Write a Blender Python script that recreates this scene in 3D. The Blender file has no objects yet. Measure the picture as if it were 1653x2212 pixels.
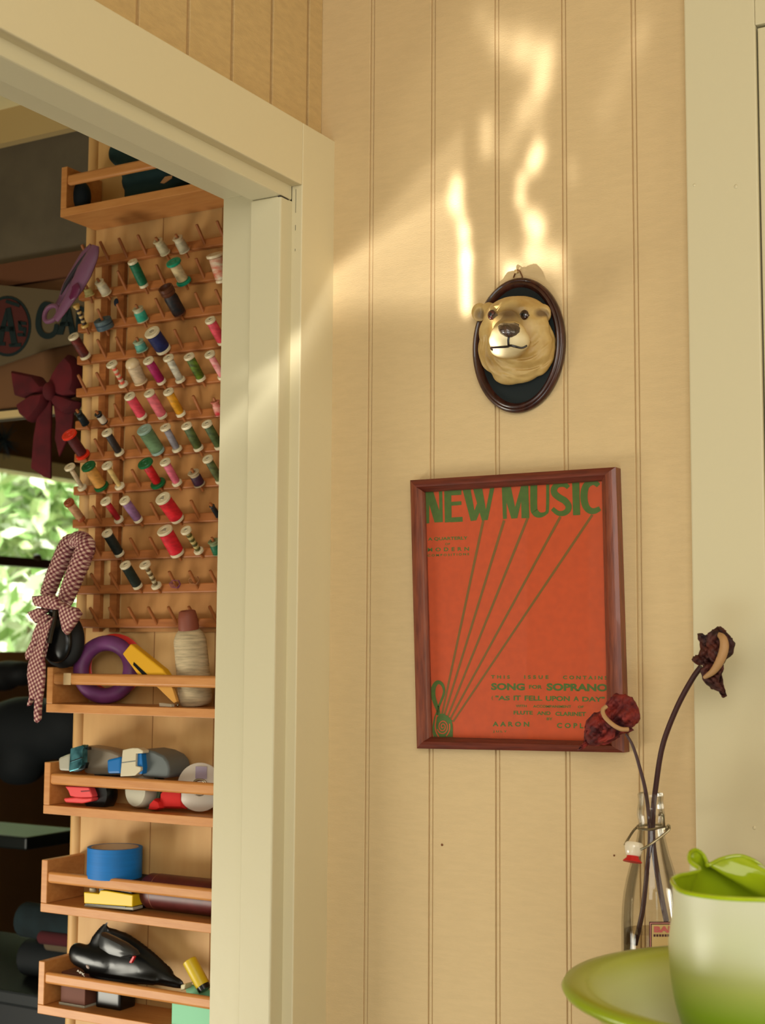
import bpy, bmesh, math, random
import numpy as np
from mathutils import Vector, Matrix
random.seed(7)
# ------------------------------------------------------------------ camera
F=3100.0; CX,CY=826.5,1106.0
pitch=math.atan(299/F); roll=math.radians(.37); yaw=math.radians(29.8)
FW=Vector((-math.sin(yaw)*math.cos(pitch),math.cos(yaw)*math.cos(pitch),math.sin(pitch)))
R0=Vector((math.cos(yaw),math.sin(yaw),0)); U0=R0.cross(FW)
RT=math.cos(roll)*R0+math.sin(roll)*U0; UP=math.cos(roll)*U0-math.sin(roll)*R0
CAM=Vector((0.99654,-1.57,1.48))
sc=bpy.context.scene
cd=bpy.data.cameras.new('camera'); cam=bpy.data.objects.new('camera',cd); sc.collection.objects.link(cam)
m3=Matrix((RT,UP,-FW)).transposed(); cam.matrix_world=Matrix.Translation(CAM)@m3.to_4x4()
cd.sensor_fit='HORIZONTAL'; cd.sensor_width=36; cd.lens=F/1653*36; cd.clip_start=.02
cd.dof.use_dof=True; cd.dof.focus_distance=1.72; cd.dof.aperture_fstop=11.5
sc.camera=cam
# ------------------------------------------------------------------ look and light
vs=sc.view_settings; vs.view_transform='Standard'; vs.look='None'; vs.gamma=1; vs.use_curve_mapping=False
vs.exposure=1.09
w=bpy.data.worlds.new('world'); sc.world=w; w.use_nodes=True
bg=w.node_tree.nodes['Background']; bg.inputs[0].default_value=(1,.86,.63,1); bg.inputs[1].default_value=.31
def area(name,loc,target,size,power,col,sy=None):
    l=bpy.data.lights.new(name,'AREA'); l.energy=power; l.color=col; l.size=size
    if sy: l.shape='RECTANGLE'; l.size_y=sy
    o=bpy.data.objects.new(name,l); sc.collection.objects.link(o); o.location=loc
    o.rotation_euler=(Vector(target)-Vector(loc)).to_track_quat('-Z','Y').to_euler(); return o
area('window_light',(1.5,-2.7,2.15),(.35,0,1.3),1.4,13.5,(1,.99,.93),1.1)
area('low_cool_fill',(.9,-2.6,.35),(.4,0,.9),1.2,6.8,(.84,1,1),.7)         # unseen cool fill, added low down to cool the lower wall
area('side_light',(3.0,-.9,1.6),(0,-.5,1.7),1.6,8,(1,.88,.66),1.4)             # warm light from the right
area('far_room_window_light',(-1.25,-1.0,.62),(-.3,.1,.95),.7,9.5,(1,.95,.80),.5)  # window of the next room
area('garden_light',(-3.9,4.2,4.6),(-5.2,5.2,1.8),3.0,560,(.95,1,.88))
# the sun's reflection thrown upward on to the wall, bent by glass into streaks
SL=Vector((.29,-1.05,.76)); 
# ------------------------------------------------------------------ helpers
def ray(px,py): return FW+RT*((px-CX)/F)-UP*((py-CY)/F)
def on(px,py,ax,val):
    i='xyz'.index(ax); d=ray(px,py); return CAM+d*((val-CAM[i])/d[i])
def dep(px,py,d): return CAM+ray(px,py)*d
def depth(p): return (Vector(p)-CAM).dot(FW)
def lin(c): 
    c=c/255.; return c/12.92 if c<=.04045 else ((c+.055)/1.055)**2.4
def L3(c): return (lin(c[0]),lin(c[1]),lin(c[2]),1)
MATS={}
def mat(name,c,rough=.6,metal=0,var=0,vscale=30,bump=0,bscale=60,stretch=(1,1,1),c2=None,coat=0,trans=0,ior=1.45,spec=.5,wave=None,alpha=1):
    if name in MATS: return MATS[name]
    m=bpy.data.materials.new(name); m.use_nodes=True; nt=m.node_tree; b=nt.nodes['Principled BSDF']
    b.inputs['Base Color'].default_value=L3(c); b.inputs['Roughness'].default_value=rough; b.inputs['Metallic'].default_value=metal
    b.inputs['Coat Weight'].default_value=coat; b.inputs['Transmission Weight'].default_value=trans; b.inputs['IOR'].default_value=ior
    b.inputs['Specular IOR Level'].default_value=spec
    N=nt.nodes.new; Lk=nt.links.new
    tc=N('ShaderNodeTexCoord'); mp=N('ShaderNodeMapping'); mp.inputs['Scale'].default_value=stretch; Lk(tc.outputs['Object'],mp.inputs[0])
    if var or c2 is not None:
        if wave: 
            n=N('ShaderNodeTexWave'); n.inputs['Scale'].default_value=vscale; n.inputs['Distortion'].default_value=wave[1]; n.bands_direction=wave[0]; n.inputs['Detail'].default_value=3
            fac=n.outputs['Fac']
        else:
            n=N('ShaderNodeTexNoise'); n.inputs['Scale'].default_value=vscale; n.inputs['Detail'].default_value=5; fac=n.outputs['Fac']
        Lk(mp.outputs[0],n.inputs['Vector'])
        rp=N('ShaderNodeValToRGB'); 
        a=c; e=c2 if c2 is not None else tuple(max(0,v*(1-var)) for v in c)
        rp.color_ramp.elements[0].position=.35; rp.color_ramp.elements[1].position=.65
        rp.color_ramp.elements[0].color=L3(e); rp.color_ramp.elements[1].color=L3(a)
        Lk(fac,rp.inputs[0]); Lk(rp.outputs[0],b.inputs['Base Color'])
    if bump:
        n=N('ShaderNodeTexNoise'); n.inputs['Scale'].default_value=bscale; n.inputs['Detail'].default_value=4
        Lk(mp.outputs[0],n.inputs['Vector']); bp=N('ShaderNodeBump'); bp.inputs['Strength'].default_value=bump; bp.inputs['Distance'].default_value=.002
        Lk(n.outputs['Fac'],bp.inputs['Height']); Lk(bp.outputs[0],b.inputs['Normal'])
    MATS[name]=m; return m
COL=sc.collection
def tag(o,label=None,cat=None,group=None,kind=None):
    if label: o['label']=label
    if cat: o['category']=cat
    if group: o['group']=group
    if kind: o['kind']=kind
    return o
def thing(name,label,cat,loc,group=None,kind=None):
    o=bpy.data.objects.new(name,None); o.empty_display_size=.02; COL.objects.link(o); o.location=loc
    bpy.context.view_layer.update(); WL[o.name]=Vector(loc)
    return tag(o,label,cat,group,kind)
WL={}
class MB:
    def __init__(s): s.v=[]; s.f=[]
    def add(s,vs,fs):
        b=len(s.v); s.v+=[Vector(p) for p in vs]; s.f+=[tuple(i+b for i in f) for f in fs]; return s
    def box(s,a,b,rot=None,c=None):
        (x0,y0,z0),(x1,y1,z1)=a,b
        vs=[(x0,y0,z0),(x1,y0,z0),(x1,y1,z0),(x0,y1,z0),(x0,y0,z1),(x1,y0,z1),(x1,y1,z1),(x0,y1,z1)]
        fs=[(0,3,2,1),(4,5,6,7),(0,1,5,4),(1,2,6,5),(2,3,7,6),(3,0,4,7)]
        if rot is not None:
            c=Vector(c) if c is not None else (Vector(a)+Vector(b))/2
            vs=[c+rot@(Vector(p)-c) for p in vs]
        return s.add(vs,fs)
    def hexa(s,bot,top):      # two quads, each a list of four points
        return s.add(list(bot)+list(top),[(0,3,2,1),(4,5,6,7),(0,1,5,4),(1,2,6,5),(2,3,7,6),(3,0,4,7)])
    def prism(s,pts,off):     # planar polygon extruded by vector off
        n=len(pts); off=Vector(off); vs=[Vector(p) for p in pts]+[Vector(p)+off for p in pts]
        fs=[tuple(range(n))[::-1],tuple(range(n,2*n))]+[(i,(i+1)%n,(i+1)%n+n,i+n) for i in range(n)]
        return s.add(vs,fs)
    def lathe(s,o,ax,prof,n=20,ref=None,capa=True,capb=True):   # prof: (radius, height)
        o=Vector(o); ax=Vector(ax).normalized()
        r=Vector(ref) if ref is not None else (Vector((0,0,1)) if abs(ax.z)<.9 else Vector((1,0,0)))
        e1=(r-ax*r.dot(ax)).normalized(); e2=ax.cross(e1)
        vs=[];fs=[];k=len(prof)
        for (ra,h) in prof:
            for i in range(n):
                a=2*math.pi*i/n; vs.append(o+ax*h+(e1*math.cos(a)+e2*math.sin(a))*ra)
        for j in range(k-1):
            for i in range(n): fs.append((j*n+i,j*n+(i+1)%n,(j+1)*n+(i+1)%n,(j+1)*n+i))
        if capa and prof[0][0]>1e-6: fs.append(tuple(range(n))[::-1])
        if capb and prof[-1][0]>1e-6: fs.append(tuple(range((k-1)*n,k*n)))
        return s.add(vs,fs)
    def tube(s,pts,rad,n=8,flat=None):
        pts=[Vector(p) for p in pts]; m=len(pts)
        if not hasattr(rad,'__len__'): rad=[rad]*m
        vs=[];fs=[]; prev=None
        for i,p in enumerate(pts):
            t=(pts[min(i+1,m-1)]-pts[max(i-1,0)]).normalized()
            if prev is None:
                prev=Vector((0,0,1)) if abs(t.z)<.9 else Vector((1,0,0))
            e1=(prev-t*prev.dot(t)).normalized(); e2=t.cross(e1); prev=e1
            for k in range(n):
                a=2*math.pi*k/n; vs.append(p+(e1*math.cos(a)+e2*math.sin(a)*(flat or 1))*rad[i])
        for j in range(m-1):
            for k in range(n): fs.append((j*n+k,j*n+(k+1)%n,(j+1)*n+(k+1)%n,(j+1)*n+k))
        fs.append(tuple(range(n))[::-1]); fs.append(tuple(range((m-1)*n,m*n)))
        return s.add(vs,fs)
    def ell(s,c,r,n=20,m=12,rot=None):
        c=Vector(c); vs=[];fs=[]
        for j in range(m+1):
            t=math.pi*j/m
            for i in range(n):
                a=2*math.pi*i/n; p=Vector((r[0]*math.sin(t)*math.cos(a),r[1]*math.sin(t)*math.sin(a),r[2]*math.cos(t)))
                vs.append(c+(rot@p if rot is not None else p))
        for j in range(m):
            for i in range(n): fs.append((j*n+i,(j+1)*n+i,(j+1)*n+(i+1)%n,j*n+(i+1)%n))
        return s.add(vs,fs)
    def grid(s,P):            # P[j][i] points
        h=len(P); wd=len(P[0]); return s.add([p for r in P for p in r],[(j*wd+i,j*wd+i+1,(j+1)*wd+i+1,(j+1)*wd+i) for j in range(h-1) for i in range(wd-1)])
    def mesh(s,name,org=(0,0,0),smooth=True):
        org=Vector(org); me=bpy.data.meshes.new(name); me.from_pydata([p-org for p in s.v],[],s.f)
        bm=bmesh.new(); bm.from_mesh(me); bmesh.ops.remove_doubles(bm,verts=bm.verts,dist=1e-6); bmesh.ops.recalc_face_normals(bm,faces=bm.faces)
        for f in bm.faces: f.smooth=smooth
        bm.to_mesh(me); bm.free()
        return me
    def base(s):
        xs=[p.x for p in s.v]; ys=[p.y for p in s.v]; zs=[p.z for p in s.v]
        return Vector(((min(xs)+max(xs))/2,(min(ys)+max(ys))/2,min(zs)))
def angle_smooth(me,deg=40):
    try: me.set_sharp_from_angle(angle=math.radians(deg))
    except Exception: pass
def wloc(o):
    v=Vector((0,0,0))
    while o: v+=o.location; o=o.parent
    return v
def part(name,mb,m,parent=None,smooth=True,bevel=0,solid=0,sub=0,deg=40,org=None,label=None,kind=None):
    o0=wloc(parent) if parent else Vector((0,0,0))
    if org is None: org=(o0 if parent else mb.base())
    me=mb.mesh(name,org,smooth)
    if smooth: angle_smooth(me,deg)
    me.materials.append(m)
    o=bpy.data.objects.new(name,me); COL.objects.link(o)
    if parent: o.parent=parent; o.location=Vector(org)-o0
    else: o.location=org
    if solid: md=o.modifiers.new('s','SOLIDIFY'); md.thickness=solid; md.offset=0
    if sub: md=o.modifiers.new('u','SUBSURF'); md.levels=sub; md.render_levels=sub
    if bevel: md=o.modifiers.new('b','BEVEL'); md.width=bevel; md.segments=2; md.limit_method='ANGLE'; md.angle_limit=math.radians(35)
    if label: o['label']=label
    if kind: o['kind']=kind
    return o
def share(me,name,parent,loc,rot=None):
    o=bpy.data.objects.new(name,me); COL.objects.link(o); o.parent=parent; o.location=Vector(loc)-wloc(parent)
    if rot is not None: o.rotation_euler=rot
    return o
def remesh(mb,vox,smooth=6,fac=.6):
    me=mb.mesh('tmp'); o=bpy.data.objects.new('tmp',me); COL.objects.link(o)
    a=o.modifiers.new('r','REMESH'); a.mode='VOXEL'; a.voxel_size=vox; a.use_smooth_shade=True
    b=o.modifiers.new('s','SMOOTH'); b.iterations=smooth; b.factor=fac
    dg=bpy.context.evaluated_depsgraph_get(); e=bpy.data.meshes.new_from_object(o.evaluated_get(dg))
    bpy.data.objects.remove(o); r=MB(); r.v=[v.co.copy() for v in e.vertices]; r.f=[tuple(p.vertices) for p in e.polygons]; return r
def catmull(P,n=8,closed=False):
    P=[Vector(p) for p in P]; out=[]; m=len(P); rng=m if closed else m-1
    for i in range(rng):
        g=(lambda k:P[k%m]) if closed else (lambda k:P[max(0,min(m-1,k))])
        a,b,c,d=g(i-1),g(i),g(i+1),g(i+2)
        for k in range(n):
            t=k/n; out.append(.5*((2*b)+(c-a)*t+(2*a-5*b+4*c-d)*t*t+(3*b-a-3*c+d)*t**3))
    if not closed: out.append(P[-1])
    return out
# ------------------------------------------------------------------ reflected light with its streaks (node pattern in the lamp)
def gobo():
    l=bpy.data.lights.new('reflected_sun','SPOT'); l.energy=130; l.shadow_soft_size=.006; l.spot_size=math.radians(75); l.spot_blend=.1; l.color=(1,.98,.95)
    o=bpy.data.objects.new('reflected_sun',l); COL.objects.link(o); o.location=SL
    q=(on(1020,500,'y',0)-SL).to_track_quat('-Z','Y'); o.rotation_euler=q.to_euler()
    Mi=q.to_matrix().inverted()
    def uv(px,py,ax='y',v=0):
        p=Mi@(on(px,py,ax,v)-SL); return p.x/-p.z,p.y/-p.z
    l.use_nodes=True; nt=l.node_tree; N=nt.nodes.new; Lk=nt.links.new; em=nt.nodes['Emission']
    tc=N('ShaderNodeTexCoord'); sp=N('ShaderNodeSeparateXYZ'); Lk(tc.outputs['Normal'],sp.inputs[0])
    def mt(op,a,b=None,c=None,clamp=False):
        n=N('ShaderNodeMath'); n.operation=op; n.use_clamp=clamp
        for i,x in enumerate((a,b,c)):
            if x is None: continue
            if isinstance(x,(int,float)): n.inputs[i].default_value=x
            else: Lk(x,n.inputs[i])
        return n.outputs[0]
    az=mt('ABSOLUTE',sp.outputs[2]); sg=GSIGN
    u=mt('MULTIPLY',mt('DIVIDE',sp.outputs[0],az),sg); v=mt('MULTIPLY',mt('DIVIDE',sp.outputs[1],az),sg)
    u0,v0=uv(1075,500); u1,v1=uv(1175,500); PX=math.hypot(u1-u0,v1-v0)/100
    # a little waviness
    cb=N('ShaderNodeCombineXYZ'); Lk(u,cb.inputs[0]); Lk(v,cb.inputs[1])
    nz=N('ShaderNodeTexNoise'); nz.inputs['Scale'].default_value=14; Lk(cb.outputs[0],nz.inputs['Vector'])
    sn=N('ShaderNodeSeparateColor'); Lk(nz.outputs['Color'],sn.inputs[0])
    u=mt('ADD',u,mt('MULTIPLY',mt('SUBTRACT',sn.outputs[0],.5),PX*12)); v=mt('ADD',v,mt('MULTIPLY',mt('SUBTRACT',sn.outputs[1],.5),PX*12))
    tot=None
    for (a,b,s,I) in SEGS:
        ax,ay=uv(*a); bx,by=uv(*b); s=s*PX
        dx,dy=bx-ax,by-ay; LL=max(dx*dx+dy*dy,1e-9)
        pu=mt('SUBTRACT',u,ax); pv=mt('SUBTRACT',v,ay)
        t=mt('ADD',mt('MULTIPLY',pu,dx/LL),mt('MULTIPLY',pv,dy/LL),clamp=True)
        qx=mt('SUBTRACT',pu,mt('MULTIPLY',t,dx)); qy=mt('SUBTRACT',pv,mt('MULTIPLY',t,dy))
        d2=mt('ADD',mt('MULTIPLY',qx,qx),mt('MULTIPLY',qy,qy))
        g=mt('MULTIPLY',mt('POWER',math.e,mt('MULTIPLY',d2,-1/(2*s*s))),I)
        tot=g if tot is None else mt('ADD',tot,g)
    # fans: soft edged wedges, each a product of half planes (point a, point b, softness, inside on the left)
    for (planes,I) in FANS:
        g=None
        for (a,b,s) in planes:
            ax,ay=uv(*a); bx,by=uv(*b); ln=math.hypot(bx-ax,by-ay); nx,ny=-(by-ay)/ln,(bx-ax)/ln
            d=mt('ADD',mt('MULTIPLY',mt('SUBTRACT',u,ax),nx),mt('MULTIPLY',mt('SUBTRACT',v,ay),ny))
            h=mt('ADD',mt('MULTIPLY',d,1/(2*s*PX)),.5,clamp=True); h=mt('SMOOTHSTEP' if False else 'MULTIPLY',h,h)
            g=h if g is None else mt('MULTIPLY',g,h)
        tot=mt('ADD',tot,mt('MULTIPLY',g,I))
    Lk(tot,em.inputs['Strength'])
GSIGN=1.0
SEGS=[((1040,40),(1080,90),13,.22),((1080,90),(1130,108),15,.35),((1130,108),(1175,125),16,.6),((1177,125),(1172,175),14,.55),
 ((1170,180),(1135,240),13,.35),((1135,240),(1095,320),14,.25),((1165,190),(1162,320),10,.2),((1052,275),(1052,315),11,.55),
 ((1162,328),(1155,342),10,1.5),((1150,350),(1127,390),8,.55),((1125,390),(1122,430),8,.5),((1122,430),(1138,470),8,.6),
 ((1152,482),(1160,492),11,1.5),((1160,505),(1155,545),14,.45),((1148,556),(1198,562),13,.8),((985,400),(980,432),9,1.5),
 ((988,440),(1003,500),8,.9),((1003,500),(1009,560),8,1.4),((1009,560),(1009,662),8,2.3),((1390,60),(1386,85),11,.16),((1360,110),(1305,240),16,.1),
 ((1237,355),(1238,385),7,.16),((1112,598),(1118,648),10,2.2),((1098,588),(1100,594),7,.9),((1085,565),(1105,590),16,.35),((1212,575),(1222,620),12,.25)]
FANS=[([((980,398),(722,572),8),((1005,400),(1012,680),6)][:0]+[((722,572),(980,398),12),((1010,676),(400,676),34),((1010,690),(1003,380),14),((690,400),(690,800),60)],.34)]
FANS=[([((980,398),(722,572),9),((700,690),(1010,676),34),((1010,676),(1004,400),8)],.31),
      ([((720,572),(420,905),14),((420,960),(720,690),40),((1010,676),(1004,400),8)],.20)]
gobo()
# ------------------------------------------------------------------ materials
M_wall=mat('wall_paint',(205,178,132),.62,var=.02,vscale=9,bump=.28,bscale=42,stretch=(5,5,26))
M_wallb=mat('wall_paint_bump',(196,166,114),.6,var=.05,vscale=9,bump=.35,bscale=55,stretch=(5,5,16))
M_groove=mat('groove_paint',(190,158,112),.7)
M_trim=mat('trim_paint',(200,190,156),.45,bump=.12,bscale=90)
M_trimc=mat('trim_paint_casing',(210,197,160),.5,bump=.12,bscale=90)
M_crack=mat('dark_gap',(40,32,22),.9)
M_wood=mat('shelf_wood',(200,138,76),.45,c2=(190,126,66),vscale=14,bump=.08,bscale=60,stretch=(1.5,8,14))
M_rackw=mat('rack_wood',(166,100,48),.5,c2=(150,88,40),vscale=14,stretch=(1.5,8,14))
M_pegw=mat('peg_wood',(150,88,42),.5)
M_panel=mat('panel_wood',(208,166,106),.55,c2=(200,156,96),vscale=6,stretch=(6,6,1.2),bump=.05)
M_dark=mat('dark_teal_black',(5,13,16),.8)
M_black=mat('black_plastic',(12,14,14),.28)
M_blackm=mat('black_matte',(14,16,17),.7)
M_white=mat('white_plastic',(214,200,166),.4)
M_steel=mat('steel',(170,160,140),.25,metal=1)
# ------------------------------------------------------------------ room shell
ROT=thing('wall_back','wall of vertical beige grooved boards behind poster and bear','wall',(0.25,.01,1.0),kind='structure'); del ROT['category']; del ROT['label']
part('wall_back_sheet',MB().box((-.0,.0021,0),(3.2,.02,2.7)),M_groove,ROT,smooth=False)
gx=[.0775,.1679,.2576,.3473,.4363,.526]; edges=[0.0]+gx
prev=-.006
for i,g in enumerate(gx+[.615,.704,.793,.882]):
    part('board',MB().box((prev,0,0),(g-.0031,.006,2.7)),M_wall,ROT,smooth=False,bevel=.0008); prev=g+.0031
part('board',MB().box((prev,0,0),(3.2,.006,2.7)),M_wall,ROT,smooth=False,bevel=.0008)
# bead inside each groove
for g in gx: part('groove_bead',MB().box((g-.0019,.0009,0),(g+.0019,.006,2.7)),M_wall,ROT,smooth=False,bevel=.0008)
for q in ((955,1825,.0016),(1327,1848,.0012)):
    p=on(q[0],q[1],'y',-.0004); part('nail_hole',MB().lathe(p,(0,-1,0),[(q[2],0),(q[2]*.6,.0006)],8),mat('rust_mark',(110,64,30),.8),ROT)
DW=thing('wall_left','',None,(-.02,-.4,2.15),kind='structure')
part('wall_left_sheet',MB().box((-.035,-3,2.10),(-.004,.0,2.7)).box((-.035,-3,0),(-.004,-.95,2.12)),M_groove,DW,smooth=False)
ge=[-.0351,-.1195,-.2043,-.2911,-.3814,-.469,-.557,-.645,-.733]
prev=-.0005
for g in ge+[-3.0]:
    part('board',MB().box((-.006,g+.0031,2.10),(0,prev,2.7)),M_wallb,DW,smooth=False,bevel=.0008); prev=g-.0031
part('board',MB().box((-.006,-3.0,0),(0,-.96,2.10)),M_wallb,DW,smooth=False)
# door casing + jamb (door_1)
D1=thing('door_1',None,None,(-.04,-.45,0),kind='structure')
YO=-.0765; ZO=2.07
part('casing',MB().box((.0,YO,0),(.0205,.0015,2.152)),M_trimc,D1,smooth=False,bevel=.0015)
part('casing',MB().box((.0,-.99,ZO),(.0205,YO-.0002,2.152)),M_trimc,D1,smooth=False,bevel=.0015)
part('casing',MB().box((.0,-.99,0),(.0205,-.907,ZO-.0002)),M_trimc,D1,smooth=False,bevel=.0015)
part('jamb',MB().box((-.1033,YO,0),(.0055,-.03,ZO+.03)),M_trim,D1,smooth=False,bevel=.0008)
part('jamb',MB().box((-.1033,-.907,ZO),(.0055,YO-.0002,2.1)),M_trim,D1,smooth=False,bevel=.0008)
part('jamb',MB().box((-.1033,-.94,0),(.0055,-.907,ZO-.0002)),M_trim,D1,smooth=False,bevel=.0008)
part('door_stop',MB().box((-.042,-.1024,0),(.0052,YO+.002,2.0515)),M_trim,D1,smooth=False,bevel=.0022)
part('door_stop',MB().box((-.042,-.906,2.052),(.0052,YO-.0003,ZO+.002)),M_trim,D1,smooth=False,bevel=.0022)
part('paint_crack',MB().box((.0105,-.0768,2.035),(.0109,-.0764,2.066)).box((.0105,-.0768,2.012),(.0109,-.0764,2.019)).box((.0105,-.0768,1.985),(.0109,-.0764,1.988)),M_crack,D1,smooth=False)
part('stop_gap',MB().box((.0008,-.1029,2.0500),(.0054,-.0850,2.0512)),M_crack,D1,smooth=False)
# wall end hidden behind the jamb, next room side
part('wall_left_core',MB().box((-.1,-.03,0),(-.006,.10,2.7)).box((-.1,-3,2.10),(-.036,.1,2.7)),M_wallb,DW,smooth=False)
# right casing (a tall window or door frame) on the back wall
D2=thing('window_1',None,None,(.8,-.01,1.0),kind='structure')
xr=.5045
part('window_casing',MB().box((xr,-.020,0),(.5862,0,2.7)),M_trim,D2,smooth=False,bevel=.002)
pq=on(1640,300,'y',-.02).x; pt=on(1640,52,'y',-.02).z; pb=on(1650,980,'y',-.02).z
part('window_casing',MB().box((.5862,-.020,pt),(1.6,0,2.7)),M_trim,D2,smooth=False,bevel=.001)
part('window_gap',MB().box((.5858,-.0085,.4),(1.5,0,pt+.0005)),M_crack,D2,smooth=False)
part('window_sash',MB().box((.5880,-.0170,.95),(.64,-.0012,pt-.003)),M_trim,D2,smooth=False,bevel=.001)
part('window_stool',MB().box((.5,-.05,on(1640,1848,'y',-.03).z-.02),(1.6,-.0203,on(1640,1848,'y',-.04).z)).box((.5,-.021,.4),(1.6,-.0202,on(1640,1848,'y',-.04).z-.02)) if False else MB().box((.588,-.034,.93),(1.6,-.0172,on(1640,1850,'y',-.034).z)),mat('sill_paint',(196,190,170),.4),D2,smooth=False,bevel=.001)
for (x,y,r) in ((1590,403,.0022),(1630,1788,.002),(1500,400,.0015)):
    p=on(x,y,'y',-.02); part('paint_drip',MB().ell(p,(r,.0009,r*1.2),8,6),M_trim,D2)
part('floor',MB().box((-5,-4,-.05),(4,.004,0)).box((-5,.004,-.05),(-.1,3.4,0)),mat('floor_wood',(70,44,26),.5,var=.3,vscale=8,stretch=(10,1,1)),smooth=False,kind='structure')
part('ceiling',MB().box((-.02,-4,2.7),(4,.03,2.75)),mat('ceiling_paint',(214,196,150),.8),smooth=False,kind='structure')
# ------------------------------------------------------------------ next room: far parts
far=lambda n,mb,m,**k: part(n,mb,m,smooth=False,**k)
FR=thing('wall_far','',None,(-2.6,1.5,0),kind='structure'); del FR['kind']; FR['kind']='structure'
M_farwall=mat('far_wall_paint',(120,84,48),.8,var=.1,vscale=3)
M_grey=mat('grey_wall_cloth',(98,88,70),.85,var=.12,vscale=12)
M_far_ceil=mat('far_ceiling_paint',(236,224,170),.8)
K=.3
# header wall between the rooms with its boards
HW=thing('wall_header','',None,(-1.8,.34,1.9),kind='structure')
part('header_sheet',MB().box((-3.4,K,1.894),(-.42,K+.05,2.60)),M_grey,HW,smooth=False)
part('header_frieze',MB().box((-3.4,K-.018,2.393),(-.42,K,2.457)),mat('frieze_paint',(190,164,110),.7),HW,smooth=False)
part('header_batten',MB().box((-3.4,K-.012,2.128),(-.42,K,2.170)),mat('batten_wood',(98,58,34),.6),HW,smooth=False)
part('header_lower_panel',MB().box((-3.4,K-.004,1.906),(-.42,K,2.127)),mat('header_brown',(112,76,44),.7),HW,smooth=False)
part('header_rail',MB().box((-3.4,K-.012,1.888),(-.42,K+.0,1.900)),mat('rail_pale',(205,180,125),.5),HW,smooth=False)
far('ceiling_far',MB().box((-2.58,-4,2.457),(-.1,K,2.50)).box((-2.58,K+.05,2.6),(-.1,3.6,2.65)),M_far_ceil,kind='structure')
# window wall of the next room
WX=-2.5; y0,y1=1.2,2.95; z0,z1=1.468,2.075
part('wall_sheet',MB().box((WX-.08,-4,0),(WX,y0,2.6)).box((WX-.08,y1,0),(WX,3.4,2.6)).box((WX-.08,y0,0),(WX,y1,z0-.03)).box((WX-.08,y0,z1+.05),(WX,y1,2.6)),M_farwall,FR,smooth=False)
far('wall_rear',MB().box((-5,3.35,0),(-.1,3.4,2.6)) if False else MB().box((-2.5,3.35,0),(-.1,3.4,2.6)),M_farwall,kind='structure')
far('wall_side_far',MB().box((-.16,.2,0),(-.1,3.4,2.6)),M_farwall,kind='structure')
W2=thing('window_2',None,None,(WX,2.1,z0),kind='structure')
M_wf=mat('window_frame_pale',(226,206,150),.5); M_wd=mat('window_bar_dark',(60,40,26),.5)
part('window_head',MB().box((WX-.05,y0,z1),(WX+.03,y1,z1+.05)),M_wf,W2,smooth=False)
part('window_sill',MB().box((WX-.05,y0,z0-.04),(WX+.05,y1,z0)),mat('sill_brown',(150,108,58),.5),W2,smooth=False)
part('window_bar',MB().box((WX-.04,y0,1.757),(WX+.0,y1,1.788)),M_wd,W2,smooth=False)
part('window_pane',MB().box((WX-.03,y0,z0),(WX-.027,y1,z1)),mat('window_glass',(250,255,250),.0,trans=1,ior=1.02,spec=.1),W2,smooth=False)
part('window_catch',MB().ell((WX+.006,2.13,1.792),(.01,.02,.012)),M_wd,W2)
# garden
def leaf_mass(name,c,r,n,size,cols,label,group=None):
    root=thing(name,label,'shrub',(c[0],c[1],c[2]-r[2]),group)
    mb=[MB() for _ in cols]
    for i in range(n):
        while True:
            p=Vector([random.uniform(-1,1) for _ in range(3)])
            if p.length<1: break
        p=Vector((p.x*r[0],p.y*r[1],p.z*r[2]))+Vector(c)
        a=Vector([random.gauss(0,1) for _ in range(3)]).normalized(); b=a.cross(Vector([random.gauss(0,1) for _ in range(3)])).normalized()
        s=size*random.uniform(.6,1.3); mb[i%len(cols)].add([p-a*s,p+b*s*.4,p+a*s,p-b*s*.4],[(0,1,2,3)])
    for m,cc in zip(mb,cols): part('foliage',m,cc,root,smooth=False,kind='stuff')
    st=MB().tube([(c[0],c[1],c[2]-r[2]-.2),(c[0]+.05,c[1],c[2]),(c[0]-.05,c[1]+.05,c[2]+r[2]*.7)],[.04,.03,.015]); part('branch',st,mat('bark',(110,96,74),.8),root)
g1=mat('leaf_light',(196,216,156),.6); g2=mat('leaf_mid',(140,174,104),.6); g3=mat('leaf_pale',(225,235,208),.6)
leaf_mass('garden_shrub',(-5.7,5.5,2.7),(.5,1.3,.8),1900,.10,[g1,g3,g2],'sunlit pale green shrub outside window, upper part of view')
leaf_mass('garden_shrub',(-4.4,4.1,1.30),(.45,1.1,.62),1500,.085,[g2,g3,g3],'pale green bush outside window, below the dark window bar')
far('garden_ground',MB().box((-9,-2,.0),(-2.6,8,.05)),mat('garden_gravel',(190,190,165),.9,var=.2,vscale=6),kind='structure')
far('garden_wall',MB().box((-6.6,0,0),(-6.5,8,4.5)),mat('garden_render',(214,224,190),.9,var=.3,vscale=2),kind='structure')
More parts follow.
